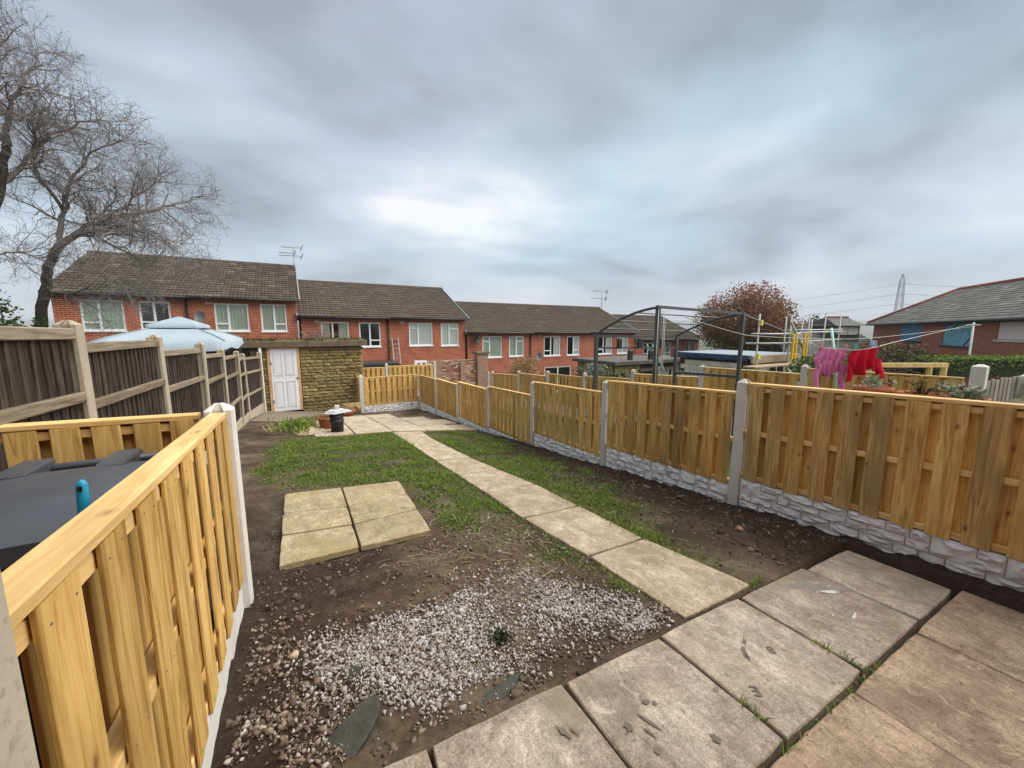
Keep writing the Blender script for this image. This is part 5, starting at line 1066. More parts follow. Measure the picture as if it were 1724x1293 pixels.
# ================================================================== washing
def line(pts, r, name, label):
    P = [Vector(p) for p in pts]; Q = []
    for i in range(len(P)-1):
        p0, p1, p2, p3 = P[max(i-1,0)], P[i], P[i+1], P[min(i+2, len(P)-1)]
        for k in range(8): s = k/8; Q.append(0.5*((2*p1)+(p2-p0)*s+(2*p0-5*p1+4*p2-p3)*s*s+(3*p1-p0-3*p2+p3)*s**3))
    Q.append(P[-1]); return tag(tube_obj(name, Q, r, M['rope'], None, 6), label, 'rope')
line([(5.4,4.0,0.20),(6.54,3.84,-0.04),(7.18,3.78,-0.10),(9.14,3.52,-0.16),(11.51,3.35,-0.12),(24.74,4.68,0.17)], 0.0055, 'washing_line', 'empty pale washing line sagging from the metal frame across to the pole')
line([(6.72,3.84,0.27),(6.62,3.24,0.03),(6.53,2.66,-0.22),(6.72,2.43,-0.255),(6.80,2.33,-0.27),(7.16,2.19,-0.22),(8.97,2.45,-0.16),(24.75,4.68,0.28)], 0.0055, 'washing_line', 'washing line carrying the pink and red garments')
tag(tube_obj('clothes_prop', [(7.10,2.75,0.04),(7.02,2.60,-0.55),(6.95,2.5,-2.1)], 0.018, M['mint']), 'mint green clothes prop standing behind the red garment', 'prop')
def garment(name, label, A, B_, drop, sleeve_a, sleeve_b, mat, seed, th=0.05, fold=7):
    A, B_ = Vector(A), Vector(B_); u = (B_-A); L = u.length; u.normalize(); n = Vector((-u.y, u.x, 0)).normalized(); rnd = random.Random(seed); b = MB(); nu, nv = 22, 14
    for side in (1, -1):
        n0 = len(b.v)
        for k in range(nv+1):
            v = k/nv
            for i in range(nu+1):
                s = i/nu; e = math.sin(math.pi*s)**0.5; hem = drop*(1-0.10*math.sin(s*9+seed)-0.16*abs(2*s-1)**2)
                off = side*th*e*(0.25+0.75*v**0.6)*0.6+0.034*math.sin(s*fold*math.pi*1.3+seed+1.9*v)*v**0.6+0.012*math.sin(s*19+4*v)
                P = A.lerp(B_, s)+u*(0.02*math.sin(v*5+seed))+n*off; P.z -= hem*v+0.012*math.sin(s*math.pi)
                b.v.append(tuple(P))
        for k in range(nv):
            for i in range(nu):
                a = n0+k*(nu+1)+i; f = (a, a+1, a+nu+2, a+nu+1); b.f.append(f if side < 0 else f[::-1])
    def sleeve(base, end, r0, r1):
        base, end = Vector(base), Vector(end); n0 = len(b.v); m = 12; sg = 12
        for k in range(m+1):
            t = k/m; c = base.lerp(end, t)+u*0.012*math.sin(t*8+seed); r = r0+(r1-r0)*t
            for j in range(sg): a = 2*math.pi*j/sg; w = 1+0.13*math.sin(3*a+t*9); P = c+u*math.cos(a)*r*w+n*math.sin(a)*r*0.55*w; b.v.append(tuple(P))
        for k in range(m):
            for j in range(sg): a = n0+k*sg+j; c2 = n0+k*sg+(j+1) % sg; b.f.append((a, c2, c2+sg, a+sg))
        b.f.append(tuple(n0+m*sg+j for j in range(sg)))
    for s in (sleeve_a, sleeve_b): sleeve(*s)
    o = b.build(name, M[mat], None, True); return tag(o, label, 'garment')
garment('pink_garment', 'striped pink top pegged upside down on the washing line', (6.53,2.66,-0.225), (6.80,2.45,-0.262), 0.37, ((6.55,2.64,-0.46),(6.49,2.63,-0.84),0.05,0.030), ((6.80,2.45,-0.48),(6.78,2.43,-0.86),0.055,0.034), 'pink', 1)
garment('red_garment', 'bright red long-sleeved top folded over the washing line', (6.755,2.36,-0.275), (7.11,2.19,-0.222), 0.33, ((6.80,2.34,-0.40),(6.71,2.33,-0.70),0.055,0.034), ((7.10,2.19,-0.40),(7.12,2.12,-0.66),0.07,0.048), 'red', 2, 0.07, 4)
# folded flap of the red top
for i, (p, m, nm) in enumerate([((6.55,2.64,-0.20),'pegpink','pink peg at the left end of the pink top'),((6.81,2.44,-0.235),'pegpink','dark pink peg at the right end of the pink top'),((6.82,2.33,-0.225),'pegteal','teal peg at the left of the red top'),((7.03,2.235,-0.185),'pegblue','pale blue peg left of the pair on the red top'),((7.07,2.215,-0.185),'pegblue','pale blue peg right of the pair on the red top')]):
    p = Vector(p); b = MB(); b.bar(p+Vector((0,-0.008,-0.05)), p+Vector((0,-0.012,0.05)), 0.016, 0.010, (0,1,0)); b.bar(p+Vector((0,0.008,-0.05)), p+Vector((0,0.012,0.05)), 0.016, 0.010, (0,1,0)); b.bar(p+Vector((0,-0.012,0.0)), p+Vector((0,0.012,0.0)), 0.02, 0.014); tag(b.build('clothes_peg', M[m]), nm, 'peg', 'clothes pegs on the washing line')
# ================================================================== pots behind the right fence
bn = empty('plant_bench', (4.75, 1.1, -1.8), 'low timber bench hidden behind the right fence carrying the plant pots', 'bench')
inst('bench_top', board_mesh('bench_top', 0.34, 0.03, 1.6, M['greywood']), bn, rail_M((4.70,0.42,-0.855),(4.70,2.0,-0.855)))
for y in (0.6,1.8): MB().box(4.58,4.84,y-0.03,y+0.03,-1.95,-0.871).build('leg', M['greywood'], bn)
def pot(name, label, x, y, zrim, r, h, mat, leaf, seed, lr, n, size):
    t = empty(name, (x, y, zrim-h), label, 'plant pot', 'potted plants behind the right fence'); MB().lathe([(r*0.68,0),(r*0.9,h*0.8),(r*0.9,h*0.82),(r*1.04,h*0.83),(r*1.05,h),(r*0.95,h),(r*0.9,h*0.86),(0.01,h*0.85)], (x,y,zrim-h), 28).build('pot', M[mat], t, True)
    MB().lathe([(0.01,0),(r*0.9,0.0),(r*0.85,0.012),(0.01,0.02)], (x,y,zrim-h*0.13), 20).build('compost', M['soil'], t)
    g = np.random.default_rng(seed); k = 14; cc = np.array([x, y, zrim+lr*0.22])+g.normal(0, 1, (k, 3))*np.array([lr*0.40,lr*0.40,lr*0.25]); P = cc[g.integers(0, k, n)]+g.normal(0, 1, (n, 3))*lr*0.16
    P[:,2] = np.maximum(P[:,2], zrim-0.01); o = cards('foliage', P, size, M[leaf], t, 0.8, 0.5, origin=(x, y, zrim)); o['kind'] = 'stuff'; b = MB(); rnd = random.Random(seed)
    for i in range(9): q = cc[i]; b.tube([(x+rnd.uniform(-0.02,0.02),y+rnd.uniform(-0.02,0.02),zrim-0.06),((x+q[0])/2,(y+q[1])/2,zrim+lr*0.3),tuple(q)],[0.006,0.005,0.003],5)
    b.build('stems', M['bark'], t)
pot('potted_plant', 'terracotta pot with a small sage-leaved plant, below the red garment', 4.62,1.42,-0.510,0.135,0.30,'terracotta','leaf_sage',3,0.11,220,0.032)
pot('potted_plant', 'middle terracotta pot with wispy brown-green growth behind the fence', 4.62,1.11,-0.525,0.135,0.29,'terracotta','leaf_olive',4,0.14,420,0.022)
pot('potted_plant', 'rightmost terracotta pot with a pale sage-leaved plant', 4.62,0.86,-0.525,0.13,0.29,'terracotta','leaf_sage',5,0.14,340,0.04)
bo = MB(); sph = bmesh.new(); bmesh.ops.create_icosphere(sph, subdivisions=4, radius=1.0)
for v in sph.verts: 
    k = 1+0.22*math.sin(v.co.x*3.1+1)*math.cos(v.co.y*2.7)+0.12*math.sin(v.co.z*6+v.co.x*5)+0.05*math.sin(v.co.y*14+v.co.x*11); v.co = Vector((v.co.x*0.42*k, v.co.y*0.30*k, v.co.z*0.75*k))
mb_ = bpy.data.meshes.new('boulder'); sph.to_mesh(mb_); sph.free(); mb_.materials.append(stone('boulder_stone', [(0,(0.30,0.28,0.21)),(1,(0.36,0.33,0.25))], (0.14,0.13,0.07), (0.45,0.6)))
tag(link(bpy.data.objects.new('boulder', mb_), None, Matrix.Translation((5.75,0.62,-1.25))), 'mossy grey-green boulder behind the right end of the fence', 'boulder')
sp = MB(); rnd = random.Random(6)
for i in range(60):
    a = rnd.uniform(0, 6.28); e = rnd.uniform(0.1, 0.34); p0 = Vector((5.35,0.98,-0.98)); p2 = p0+Vector((math.cos(a)*e, math.sin(a)*e, rnd.uniform(0.14, 0.42))); s = Vector((-math.sin(a), math.cos(a), 0))*0.014; n0 = len(sp.v); m_ = p0.lerp(p2, 0.5)+Vector((0,0,0.05)); sp.v += [tuple(p0-s), tuple(p0+s), tuple(m_+s), tuple(p2), tuple(m_-s)]; sp.f += [(n0,n0+1,n0+2,n0+4),(n0+4,n0+2,n0+3)]
t = empty('spiky_plant', (5.35,0.98,-1.9), 'dark spiky plant beside the mossy boulder', 'plant'); sp.build('leaves', M['leaf_dark'], t); tube_obj('stem', [(5.35,0.98,-1.95),(5.35,0.98,-0.96)], 0.03, M['bark'], t)

# ================================================================== gazebo in the left-hand garden
gz_ = empty('gazebo', (-2.3, 12, -2.5), 'pale blue two-tier garden gazebo canopy on dark metal legs behind the old fence', 'gazebo')
gx0, gx1, gy0, gy1 = -3.38, -1.30, 10.3, 13.6; ze, zm, za = -0.22, 0.10, 0.33; cx, cy = (gx0+gx1)/2, (gy0+gy1)/2
b = MB(); N = 10; f = 0.26
def ringpt(x0, x1, y0, y1, k):
    s = k % (4*N); e, t = divmod(s, N); t /= N
    return [(x0+(x1-x0)*t, y0), (x1, y0+(y1-y0)*t), (x1-(x1-x0)*t, y1), (x0, y1-(y1-y0)*t)][e]
rings = []
for t in np.linspace(0, 1, 7):
    z = ze+(zm-ze)*(t**0.85); x0, x1 = gx0+(cx-f-gx0)*t, gx1+(cx+f-gx1)*t; y0, y1 = gy0+(cy-f*1.4-gy0)*t, gy1+(cy+f*1.4-gy1)*t
    rings.append([(*ringpt(x0, x1, y0, y1, k), z-0.05*(1-t)*math.sin(math.pi*((k % N)/N))*0.8) for k in range(4*N)])
val = [(p[0]+(p[0]-cx)*0.02, p[1]+(p[1]-cy)*0.02, p[2]-0.17-0.03*math.sin(k*0.9)) for k, p in enumerate(rings[0])]
allr = [val]+rings
for r in allr: b.v += r
for r in range(len(allr)-1):
    for k in range(4*N): b.f.append((r*4*N+k, r*4*N+(k+1) % (4*N), (r+1)*4*N+(k+1) % (4*N), (r+1)*4*N+k))
cnp = b.build('canopy', M['canopy'], gz_, True)
for k in (0, N, 2*N, 3*N): tube_obj('seam', [(r[k][0], r[k][1], r[k][2]+0.006) for r in rings], 0.012, M['greyfelt'], cnp, 5)
b = MB(); tr = []
for t in (0, 0.5, 1.0):
    g_ = f*1.75*(1-t)+0.02; z = zm+0.03+(za-zm-0.03)*t; tr.append([(*ringpt(cx-g_, cx+g_, cy-g_*1.35, cy+g_*1.35, k), z) for k in range(4*N)])
tr = [[(p[0], p[1], p[2]-0.07) for p in tr[0]]]+tr
for r in tr: b.v += r
for r in range(3):
    for k in range(4*N): b.f.append((r*4*N+k, r*4*N+(k+1) % (4*N), (r+1)*4*N+(k+1) % (4*N), (r+1)*4*N+k))
b.f.append(tuple(3*4*N+k for k in range(4*N))); b.build('top_tier', M['canopy'], gz_, True)
for x in (gx0+0.08, gx1-0.08):
    for y in (gy0+0.08, gy1-0.08): MB().box(x-0.03,x+0.03,y-0.03,y+0.03,-2.9,ze-0.03).build('leg', M['metal'], gz_)
for a, c in (((gx0+0.08,gy0+0.08),(gx1-0.08,gy0+0.08)),((gx1-0.08,gy0+0.08),(gx1-0.08,gy1-0.08)),((gx0+0.08,gy0+0.08),(gx0+0.08,gy1-0.08)),((gx0+0.08,gy1-0.08),(gx1-0.08,gy1-0.08))):
    MB().bar((*a,ze-0.24),(*c,ze-0.24),0.025,0.025).build('eave_rail', M['metal'], gz_); 
    k = 6
    for i in range(k): p = [a[0]+(c[0]-a[0])*i/k, a[1]+(c[1]-a[1])*i/k]; q = [a[0]+(c[0]-a[0])*(i+1)/k, a[1]+(c[1]-a[1])*(i+1)/k]; MB().bar((*p,ze-0.24 if i % 2 else ze-0.08),(*q,ze-0.08 if i % 2 else ze-0.24),0.014,0.014).build('lattice_bar', M['metal'], gz_)

# ================================================================== bin and tool (near left)
bn_ = empty('wheelie_bin', (-0.82, 1.95, -1.5), 'black wheelie bin with a dull grey lid behind the near fence', 'bin')
zb = float(gz(-0.8, 1.9)); b = MB()
lo_, hi_ = [(-1.02,1.72),(-0.58,1.72),(-0.58,2.18),(-1.02,2.18)], [(-1.08,1.63),(-0.52,1.63),(-0.52,2.25),(-1.08,2.25)]
b.v = [(x,y,zb+0.03) for x,y in lo_]+[(x,y,-0.66) for x,y in hi_]; b.f = [(0,3,2,1),(0,1,5,4),(1,2,6,5),(2,3,7,6),(3,0,4,7),(4,5,6,7)]; b.build('body', M['blackpl'], bn_)
for i, z in enumerate((-0.70,-0.76,-0.82)): MB().box(-1.10,-0.50,1.60-0.0*i,1.632,z-0.012,z+0.012).build('rim_rib', M['binlid'], bn_)
b = MB(); n_x, n_y = 10, 10
for k in range(n_y+1):
    for i in range(n_x+1):
        s, t = i/n_x*2-1, k/n_y*2-1; x = -0.80+s*0.315; y = 1.91+t*0.335; b.v.append((x, y, -0.575+0.035*(1-s**4)*(1-t**4)-0.03*max(0, -t)**3-0.012*(abs(s)**6)))
for k in range(n_y):
    for i in range(n_x): a = k*(n_x+1)+i; b.f.append((a, a+1, a+n_x+2, a+n_x+1))
rim = list(range(n_x+1))+[k*(n_x+1)+n_x for k in range(1, n_y+1)]+[n_y*(n_x+1)+i for i in range(n_x-1,-1,-1)]+[k*(n_x+1) for k in range(n_y-1,0,-1)]
n0 = len(b.v); b.v += [(b.v[i][0], b.v[i][1], b.v[i][2]-0.06) for i in rim]
for j in range(len(rim)): b.f.append((rim[j], n0+j, n0+(j+1) % len(rim), rim[(j+1) % len(rim)]))
lid = b.build('lid', M['binlid'], bn_, False)
for x in (-0.97, -0.69): MB().prism([(x-0.045,2.12),(x+0.045,2.12),(x+0.045,2.34),(x-0.045,2.34)], -0.62, -0.535, 0.01).build('hinge_bracket', M['binlid'], lid)
tube_obj('handle_bar', [(-1.08,2.31,-0.575),(-0.50,2.31,-0.575)], 0.018, M['binlid'], bn_)
for x in (-1.06,-0.54): me_ = MB().lathe([(0.02,-0.02),(0.095,-0.02),(0.10,-0.01),(0.10,0.02),(0.02,0.02)], seg=18).mesh('wheel', M['blackpl']); inst('wheel', me_, bn_, Matrix.Translation((x,2.22,zb+0.10)) @ Matrix.Rotation(R(90), 4, 'Y'))
tl = empty('garden_tool', (-0.47, 1.22, -1.45), 'long-handled tool with a bright cyan grip poking above the near fence', 'tool')
tube_obj('shaft', [(-0.50,1.30,-1.47),(-0.462,1.25,-0.44)], 0.008, M['hinge'], tl)
gp = MB().tube([(-0.462,1.25,-0.455),(-0.4615,1.25,-0.43),(-0.459,1.25,-0.36),(-0.458,1.25,-0.352),(-0.4578,1.25,-0.347)],[0.0105,0.0115,0.0105,0.008,0.003],14); grip = gp.build('grip', M['cyan'], tl, True)
MB().box(-0.463,-0.455,1.2375,1.2397,-0.372,-0.360).build('hanging_slot', M['blackpl'], grip)
MB().box(-0.56,-0.44,1.27,1.33,-1.50,-1.44).build('tool_head', M['blackpl'], tl)

# ================================================================== things lying about the garden
pt = empty('chimney_bucket', (0.69, 8.95, -2.2), 'tall black pot capped with a pale slate, at the back of the lawn', 'pot')
z0 = float(gz(0.69, 8.95)); 
MB().lathe([(0.125,0),(0.132,0.24),(0.145,0.25),(0.145,0.285),(0.132,0.29),(0.135,0.34),(0.147,0.345),(0.147,0.365),(0.137,0.37),(0.155,0.445),(0.14,0.45),(0.12,0.44),(0.01,0.40)], (0.69,8.95,z0), 28).build('pot_body', M['blackpot'], pt, True)
sl = empty('roof_slate', (0.70, 8.95, z0+0.45), 'pale grey slate lying on top of the black pot', 'slate')
MB().prism([(0.44,8.80),(0.62,8.69),(0.99,8.86),(0.93,9.08),(0.72,9.22),(0.50,9.05)], z0+0.452, z0+0.474, 0.004).build('slate_piece', plain('pale_slate', (0.50,0.52,0.53), 0.6, 0.4, 0.2), sl)
MB().prism([(0.50,8.85),(0.66,8.80),(0.86,8.90),(0.84,9.02),(0.70,9.10),(0.56,9.0)], z0+0.476, z0+0.515, 0.014).build('slate_piece', plain('pale_slate_b', (0.56,0.58,0.58), 0.6, 0.4, 0.2), sl)
tag(MB().prism([(0.66,8.90),(0.755,8.90),(0.755,8.99),(0.66,8.99)], z0+0.517, z0+0.60, 0.006).build('small_block', M['conc']), 'small grey block standing on the slate over the black pot', 'block')
def stub_pot(name, label, x, y, r, h, mat, leaf, n, seed, lr):
    z = float(gz(x, y)); t = empty(name, (x, y, z), label, 'plant pot'); MB().lathe([(r*0.7,0),(r,h*0.8),(r*1.1,h*0.81),(r*1.1,h),(r*0.95,h),(0.01,h*0.9)], (x,y,z), 22).build('pot', M[mat], t, True)
    g = np.random.default_rng(seed); P = np.array([x, y, z+h*0.95])+g.normal(0, 1, (n, 3))*np.array([lr,lr,lr*0.5]); P[:,2] = np.maximum(P[:,2], z+h*0.9); o = cards('dead_growth', P, 0.08, M[leaf], t, 0.7, 0.2); o['kind'] = 'stuff'
stub_pot('terracotta_pot', 'terracotta pot of dead growth just behind the black pot', 0.50,9.55,0.15,0.30,'terracotta','leaf_tan',260,31,0.10)
stub_pot('terracotta_pot', 'low wide pot of dry growth against the stone shed wall', 1.25,12.6,0.26,0.20,'terracotta','leaf_tan',500,32,0.22)
tag(rock_unit(99).build('rubble_stone', M['shedstone']), 'brown rubble stone at the foot of the shed wall', 'stone').matrix_basis = Matrix.Translation((1.55,13.6,-2.72)) @ Matrix.Diagonal((0.55,0.5,0.3,1))
# green plant clump and sandy heap at the back left
gp_ = empty('leafy_plant', (-0.05, 9.75, -2.2), 'bright green strap-leaved plant at the back left of the lawn', 'plant'); b = MB(); rnd = random.Random(9)
for i in range(300):
    a = rnd.uniform(0, 6.28); e = rnd.uniform(0.05, 0.32); o0 = Vector((-0.05+rnd.gauss(0,0.20), 9.8+rnd.gauss(0,0.45), 0)); o0.z = float(gz(o0.x, o0.y))+0.01; tip = o0+Vector((math.cos(a)*e, math.sin(a)*e, rnd.uniform(0.05, 0.26))); mid = o0.lerp(tip, 0.55)+Vector((0,0,0.07)); s = Vector((-math.sin(a), math.cos(a), 0))*0.016; k = len(b.v); b.v += [tuple(o0-s*0.5), tuple(o0+s*0.5), tuple(mid+s), tuple(tip), tuple(mid-s)]; b.f += [(k,k+1,k+2,k+4),(k+4,k+2,k+3)]
o = b.build('leaves', M['grass'], gp_); o['kind'] = 'stuff'
# rubble heap
hp = bmesh.new(); bmesh.ops.create_grid(hp, x_segments=34, y_segments=34, size=0.5)
for v in hp.verts: r = math.hypot(v.co.x, v.co.y)*2; v.co.z = 0.10*max(0, 1-r**1.6)*(0.6+0.8*float(fbm(np.array(v.co.x*9+3), np.array(v.co.y*9), 3)))-0.04
mh = bpy.data.meshes.new('sand_heap'); hp.to_mesh(mh); hp.free(); mh.materials.append(M['sand']); mh.polygons.foreach_set('use_smooth', [True]*len(mh.polygons))
tag(link(bpy.data.objects.new('sand_heap', mh), None, Matrix.Translation((0.16,9.35,float(gz(0.16,9.35))+0.02)) @ Matrix.Diagonal((0.75,1.3,1,1))), 'low heap of sandy rubble beside the black pot', 'rubble')
# slates half buried in the gravel
def slate_piece(poly, tilt, label, dz=0.02):
    b = MB(); b.prism(poly, 0, 0.012, 0.003); cx = sum(p[0] for p in poly)/len(poly); cy = sum(p[1] for p in poly)/len(poly); zc = float(gz(cx, cy))
    b.v = [(x, y, z+zc+dz+(x-cx)*tilt[0]+(y-cy)*tilt[1]) for x, y, z in b.v]; return tag(b.build('slate_fragment', M['slate']), label, 'slate', 'slate fragments in the gravel')
slate_piece([(-0.06,1.30),(0.0,1.285),(0.09,1.30),(0.16,1.36),(0.20,1.42),(0.205,1.475),(0.17,1.50),(0.10,1.47),(0.03,1.43),(-0.04,1.36)], (0.13,0.02), 'large dark green slate fragment in the gravel near the bottom left', 0.012)
slate_piece([(0.56,1.275),(0.66,1.262),(0.74,1.285),(0.795,1.325),(0.74,1.335),(0.62,1.325)], (0.09,0.10), 'thin dark slate fragment half buried by the patio edge', -0.004)
slate_piece([(0.10,1.66),(0.15,1.63),(0.165,1.70),(0.13,1.74)], (0.2,0.1), 'small dark slate chip among the white gravel', 0.008)

# ------------------------------------------------------------------ loose stuff: gravel, clods, grass, straw
def hulls(k, jag, seed):
    out = []; rnd = random.Random(seed)
    for i in range(k):
        bm = bmesh.new()
        for j in range(11):
            v = Vector((rnd.gauss(0,1), rnd.gauss(0,1), rnd.gauss(0,1))).normalized()*rnd.uniform(1-jag, 1); bm.verts.new((v.x, v.y*rnd.uniform(0.6,0.9), v.z*0.62))
        bmesh.ops.convex_hull(bm, input=bm.verts); bmesh.ops.delete(bm, geom=[v for v in bm.verts if not v.link_faces], context='VERTS'); bmesh.ops.triangulate(bm, faces=bm.faces)
        bm.verts.index_update(); out.append((np.array([v.co[:] for v in bm.verts]), np.array([[v.index for v in f_.verts] for f_ in bm.faces]))); bm.free()
    return out
HU = hulls(14, 0.45, 2)
def scatter(P, S, mat, name, label, cat, kind='stuff', g=rng):
    n = len(P); which = g.integers(0, len(HU), n); Vs = []; Fs = []; off = 0
    for k, (hv, hf) in enumerate(HU):
        idx = np.where(which == k)[0]
        if not len(idx): continue
        q = g.normal(0, 1, (len(idx), 4)); q[:,1:3] *= 0.45; q /= np.linalg.norm(q, axis=1)[:,None]; w, x, y, z = q.T
        Rm = np.stack([np.stack([1-2*(y*y+z*z), 2*(x*y-z*w), 2*(x*z+y*w)], -1), np.stack([2*(x*y+z*w), 1-2*(x*x+z*z), 2*(y*z-x*w)], -1), np.stack([2*(x*z-y*w), 2*(y*z+x*w), 1-2*(x*x+y*y)], -1)], 1)
        vv = np.einsum('nij,mj->nmi', Rm, hv)*S[idx][:,None,None]+P[idx][:,None,:]; Vs.append(vv.reshape(-1, 3)); Fs.append((hf[None]+(np.arange(len(idx))*len(hv))[:,None,None]+off).reshape(-1, 3)); off += len(idx)*len(hv)
    V = np.concatenate(Vs); F = np.concatenate(Fs); o = np.array([V[:,0].mean(), V[:,1].mean(), V[:,2].min()])
    return tag(inst(name, np_mesh(name, V-o, F, mat), None, Matrix.Translation(Vector(o))), label, cat, kind=kind)
GP = np.array([(-0.04,2.02),(0.07,2.06),(0.31,2.03),(0.49,2.0),(0.72,2.05),(0.9,2.12),(1.24,2.14),(1.46,1.92),(1.66,1.60),(1.76,1.30),(1.45,1.28),(1.21,1.34),(0.95,1.42),(0.71,1.40),(0.50,1.36),(0.32,1.36),(0.22,1.50),(0.10,1.58),(0.0,1.74)])
def inpoly(x, y, poly):
    r = np.zeros(len(x), bool); j = len(poly)-1
    for i in range(len(poly)):
        xi, yi = poly[i]; xj_, yj_ = poly[j]; c = ((yi > y) != (yj_ > y)) & (x < (xj_-xi)*(y-yi)/(yj_-yi+1e-12)+xi); r ^= c; j = i
    return r
n = 60000; x = rng.uniform(-0.15, 1.85, n); y = rng.uniform(1.24, 2.6, n); wob = 0.22*(fbm(x, y, 3, 5)-0.5); wx = rng.normal(0, 0.035, n); wy = rng.normal(0, 0.035, n); inside = inpoly(x+wob+wx, y+wob*0.8+wy, GP) | ((rng.random(n) < 0.10) & inpoly(x+wx*4, y+wy*4, GP)); dens = fbm(x+3, y+8, 3, 3.0)
keep = inside & (rng.random(n) < np.clip(0.40+1.7*(dens-0.44), 0.05, 0.66)); x, y = x[keep], y[keep]; z = soil_h(x, y)+rng.uniform(-0.005, 0.011, len(x))
S = rng.lognormal(math.log(0.0098), 0.36, len(x)); k = len(x)
scatter(np.column_stack([x, y, z]), S, M['gravel'], 'white_gravel', 'spread of white limestone gravel in the mud by the patio', 'gravel')
n = 60000; x = rng.uniform(-0.30, 1.85, n); y = rng.uniform(1.24, 4.2, n); dl = 1.3*np.clip(1-(x+0.3)/0.8, 0, 1)*np.clip(1-(y-1.24)/1.15, 0, 1); dr = np.exp(-((x-1.2)/0.5)**2-((y-2.3)/0.55)**2)*0.25; edge = np.exp(-((y-1.30)/0.10)**2)*0.5*(x > 0.3); dd = np.clip(1.1*dl+dr+edge+0.02, 0, 1)*sst(0.35, 0.6, fbm(x, y, 3, 5)); keep = rng.random(n) < dd*1.0
keep &= ~((x > -0.2) & (x < 1.0) & (y > 2.93) & (y < 4.65)); x, y = x[keep], y[keep]
scatter(np.column_stack([x, y, soil_h(x, y)+0.004]), rng.lognormal(math.log(0.0098), 0.42, len(x)), M['gravel_dirty'], 'dirty_gravel', 'muddy gravel and rubble scattered along the near fence and mud', 'gravel')
n = 30000; x = rng.uniform(-0.33, 3.85, n); y = rng.uniform(1.22, 7.0, n); zone = np.maximum((1-sst(-0.05, 0.45, x))*(1-sst(2.4, 4.5, y)), sst(2.55, 3.1, x)*(1-sst(3.4, 7.0, y))); zone = np.maximum(zone, 0.30*(x < 1.7)*(1-sst(2.4, 4.2, y))*sst(0.4, 0.6, fbm(x, y, 3, 4))); keep = (rng.random(n) < zone*0.55) & ~((x > 1.72) & (x < 2.47)) & ~((x > -0.22) & (x < 1.02) & (y > 2.9) & (y < 4.66)); x, y = x[keep], y[keep]
scatter(np.column_stack([x, y, soil_h(x, y)]), rng.lognormal(math.log(0.014), 0.5, len(x)), M['clod'], 'soil_clods', 'crumbled dark soil clods along the fences', 'soil')
for (x_, y_, s_, lab, mt_) in [(3.02,2.62,0.030,'pale round pebble on the dark soil before the right fence','gravel'),(2.86,2.70,0.020,'small grey pebble on the dark soil','gravel'),(3.30,1.78,0.045,'reddish brick fragment on the dark soil near the patio','x'),(-0.10,1.95,0.04,'pinkish stone fragment in the rubble by the near fence','y'),(3.4,3.1,0.03,'brown stone fragment beside the white rock-faced board','z')]:
    m_ = M['gravel'] if mt_ == 'gravel' else plain('fragment_'+mt_, {'x':(0.40,0.20,0.13),'y':(0.50,0.38,0.28),'z':(0.28,0.21,0.15)}[mt_], 0.9)
    hv, hf = HU[random.randrange(14)]; tag(inst('stone_fragment', np_mesh('stone_fragment', hv*s_, hf, m_), None, Matrix.Translation((x_, y_, float(soil_h(np.array(x_), np.array(y_)))+s_*0.35))), lab, 'stone')
tuft = empty('moss_tuft', (0.83,1.59,-1.58), 'dark green tuft of moss in the middle of the white gravel', 'moss'); g = np.random.default_rng(5); P = np.array([0.83,1.59,float(soil_h(np.array(0.83), np.array(1.59)))+0.015])+g.normal(0, 1, (420, 3))*np.array([0.024,0.024,0.008]); o = cards('leaves', P, 0.016, M['leaf_dark'], tuft, 0.9, 0.4); o['kind'] = 'stuff'
def blades(P, L, W, lean, mat, name, label, cat, g=rng):
    n = len(P); a = g.uniform(0, 2*math.pi, n); d = np.stack([np.cos(a), np.sin(a), np.zeros(n)], 1); s = np.stack([-np.sin(a), np.cos(a), np.zeros(n)], 1); up = np.array([0,0,1.0])
    le = g.uniform(0.1, 1, n)[:,None]*lean; L = L[:,None]; W = W[:,None]; mid = P+up*L*0.55+d*L*le*0.35; tip = P+up*L*(1-0.35*le)+d*L*le
    V = np.stack([P-s*W, P+s*W, mid+s*W*0.8, tip, mid-s*W*0.8], 1).reshape(-1, 3); k = np.arange(n)*5
    F = np.concatenate([np.stack([k, k+1, k+2], 1), np.stack([k, k+2, k+4], 1), np.stack([k+4, k+2, k+3], 1)]); o = np.array([V[:,0].mean(), V[:,1].mean(), V[:,2].min()])
    return tag(inst(name, np_mesh(name, V-o, F, mat), None, Matrix.Translation(Vector(o))), label, cat, kind='stuff')
def lawn(x0, x1, y0, y1, n, name, label):
    x = rng.uniform(x0, x1, n); y = rng.uniform(y0, y1, n); m = turf_mask(x, y); keep = rng.random(n) < m**1.3*1.15
    keep &= ~((x > -0.25) & (x < 1.04) & (y > 2.88) & (y < 4.68)); x, y, m = x[keep], y[keep], m[keep]; cl = fbm(x+9, y+3, 2, 7.0)
    L = (0.010+0.040*rng.random(len(x))**2.2)*(0.25+1.4*cl)*(0.6+0.6*m)*np.where(rng.random(len(x)) < 0.05, 2.0, 1.0); W = 0.0016+0.00055*y*rng.uniform(0.6, 1.2, len(x))*0.55
    blades(np.column_stack([x, y, soil_h(x, y)-0.004]), L, W, 1.1, M['grass'], name, label, 'grass')
    k = rng.random(len(x)) < 0.22; o = cards('weed', np.column_stack([x[k], y[k], soil_h(x[k], y[k])+0.006]), 0.022, M['weed'], None, 0.45, 0.8); tag(o, label.replace('grass', 'broad-leaved weeds'), 'weeds', kind='stuff')
lawn(-0.6, 1.82, 1.6, 8.75, 240000, 'lawn_grass', 'patchy grass of the lawn left of the path'); lawn(2.28, 3.8, 1.4, 8.75, 130000, 'verge_grass', 'patchy grass of the strip between path and right fence')
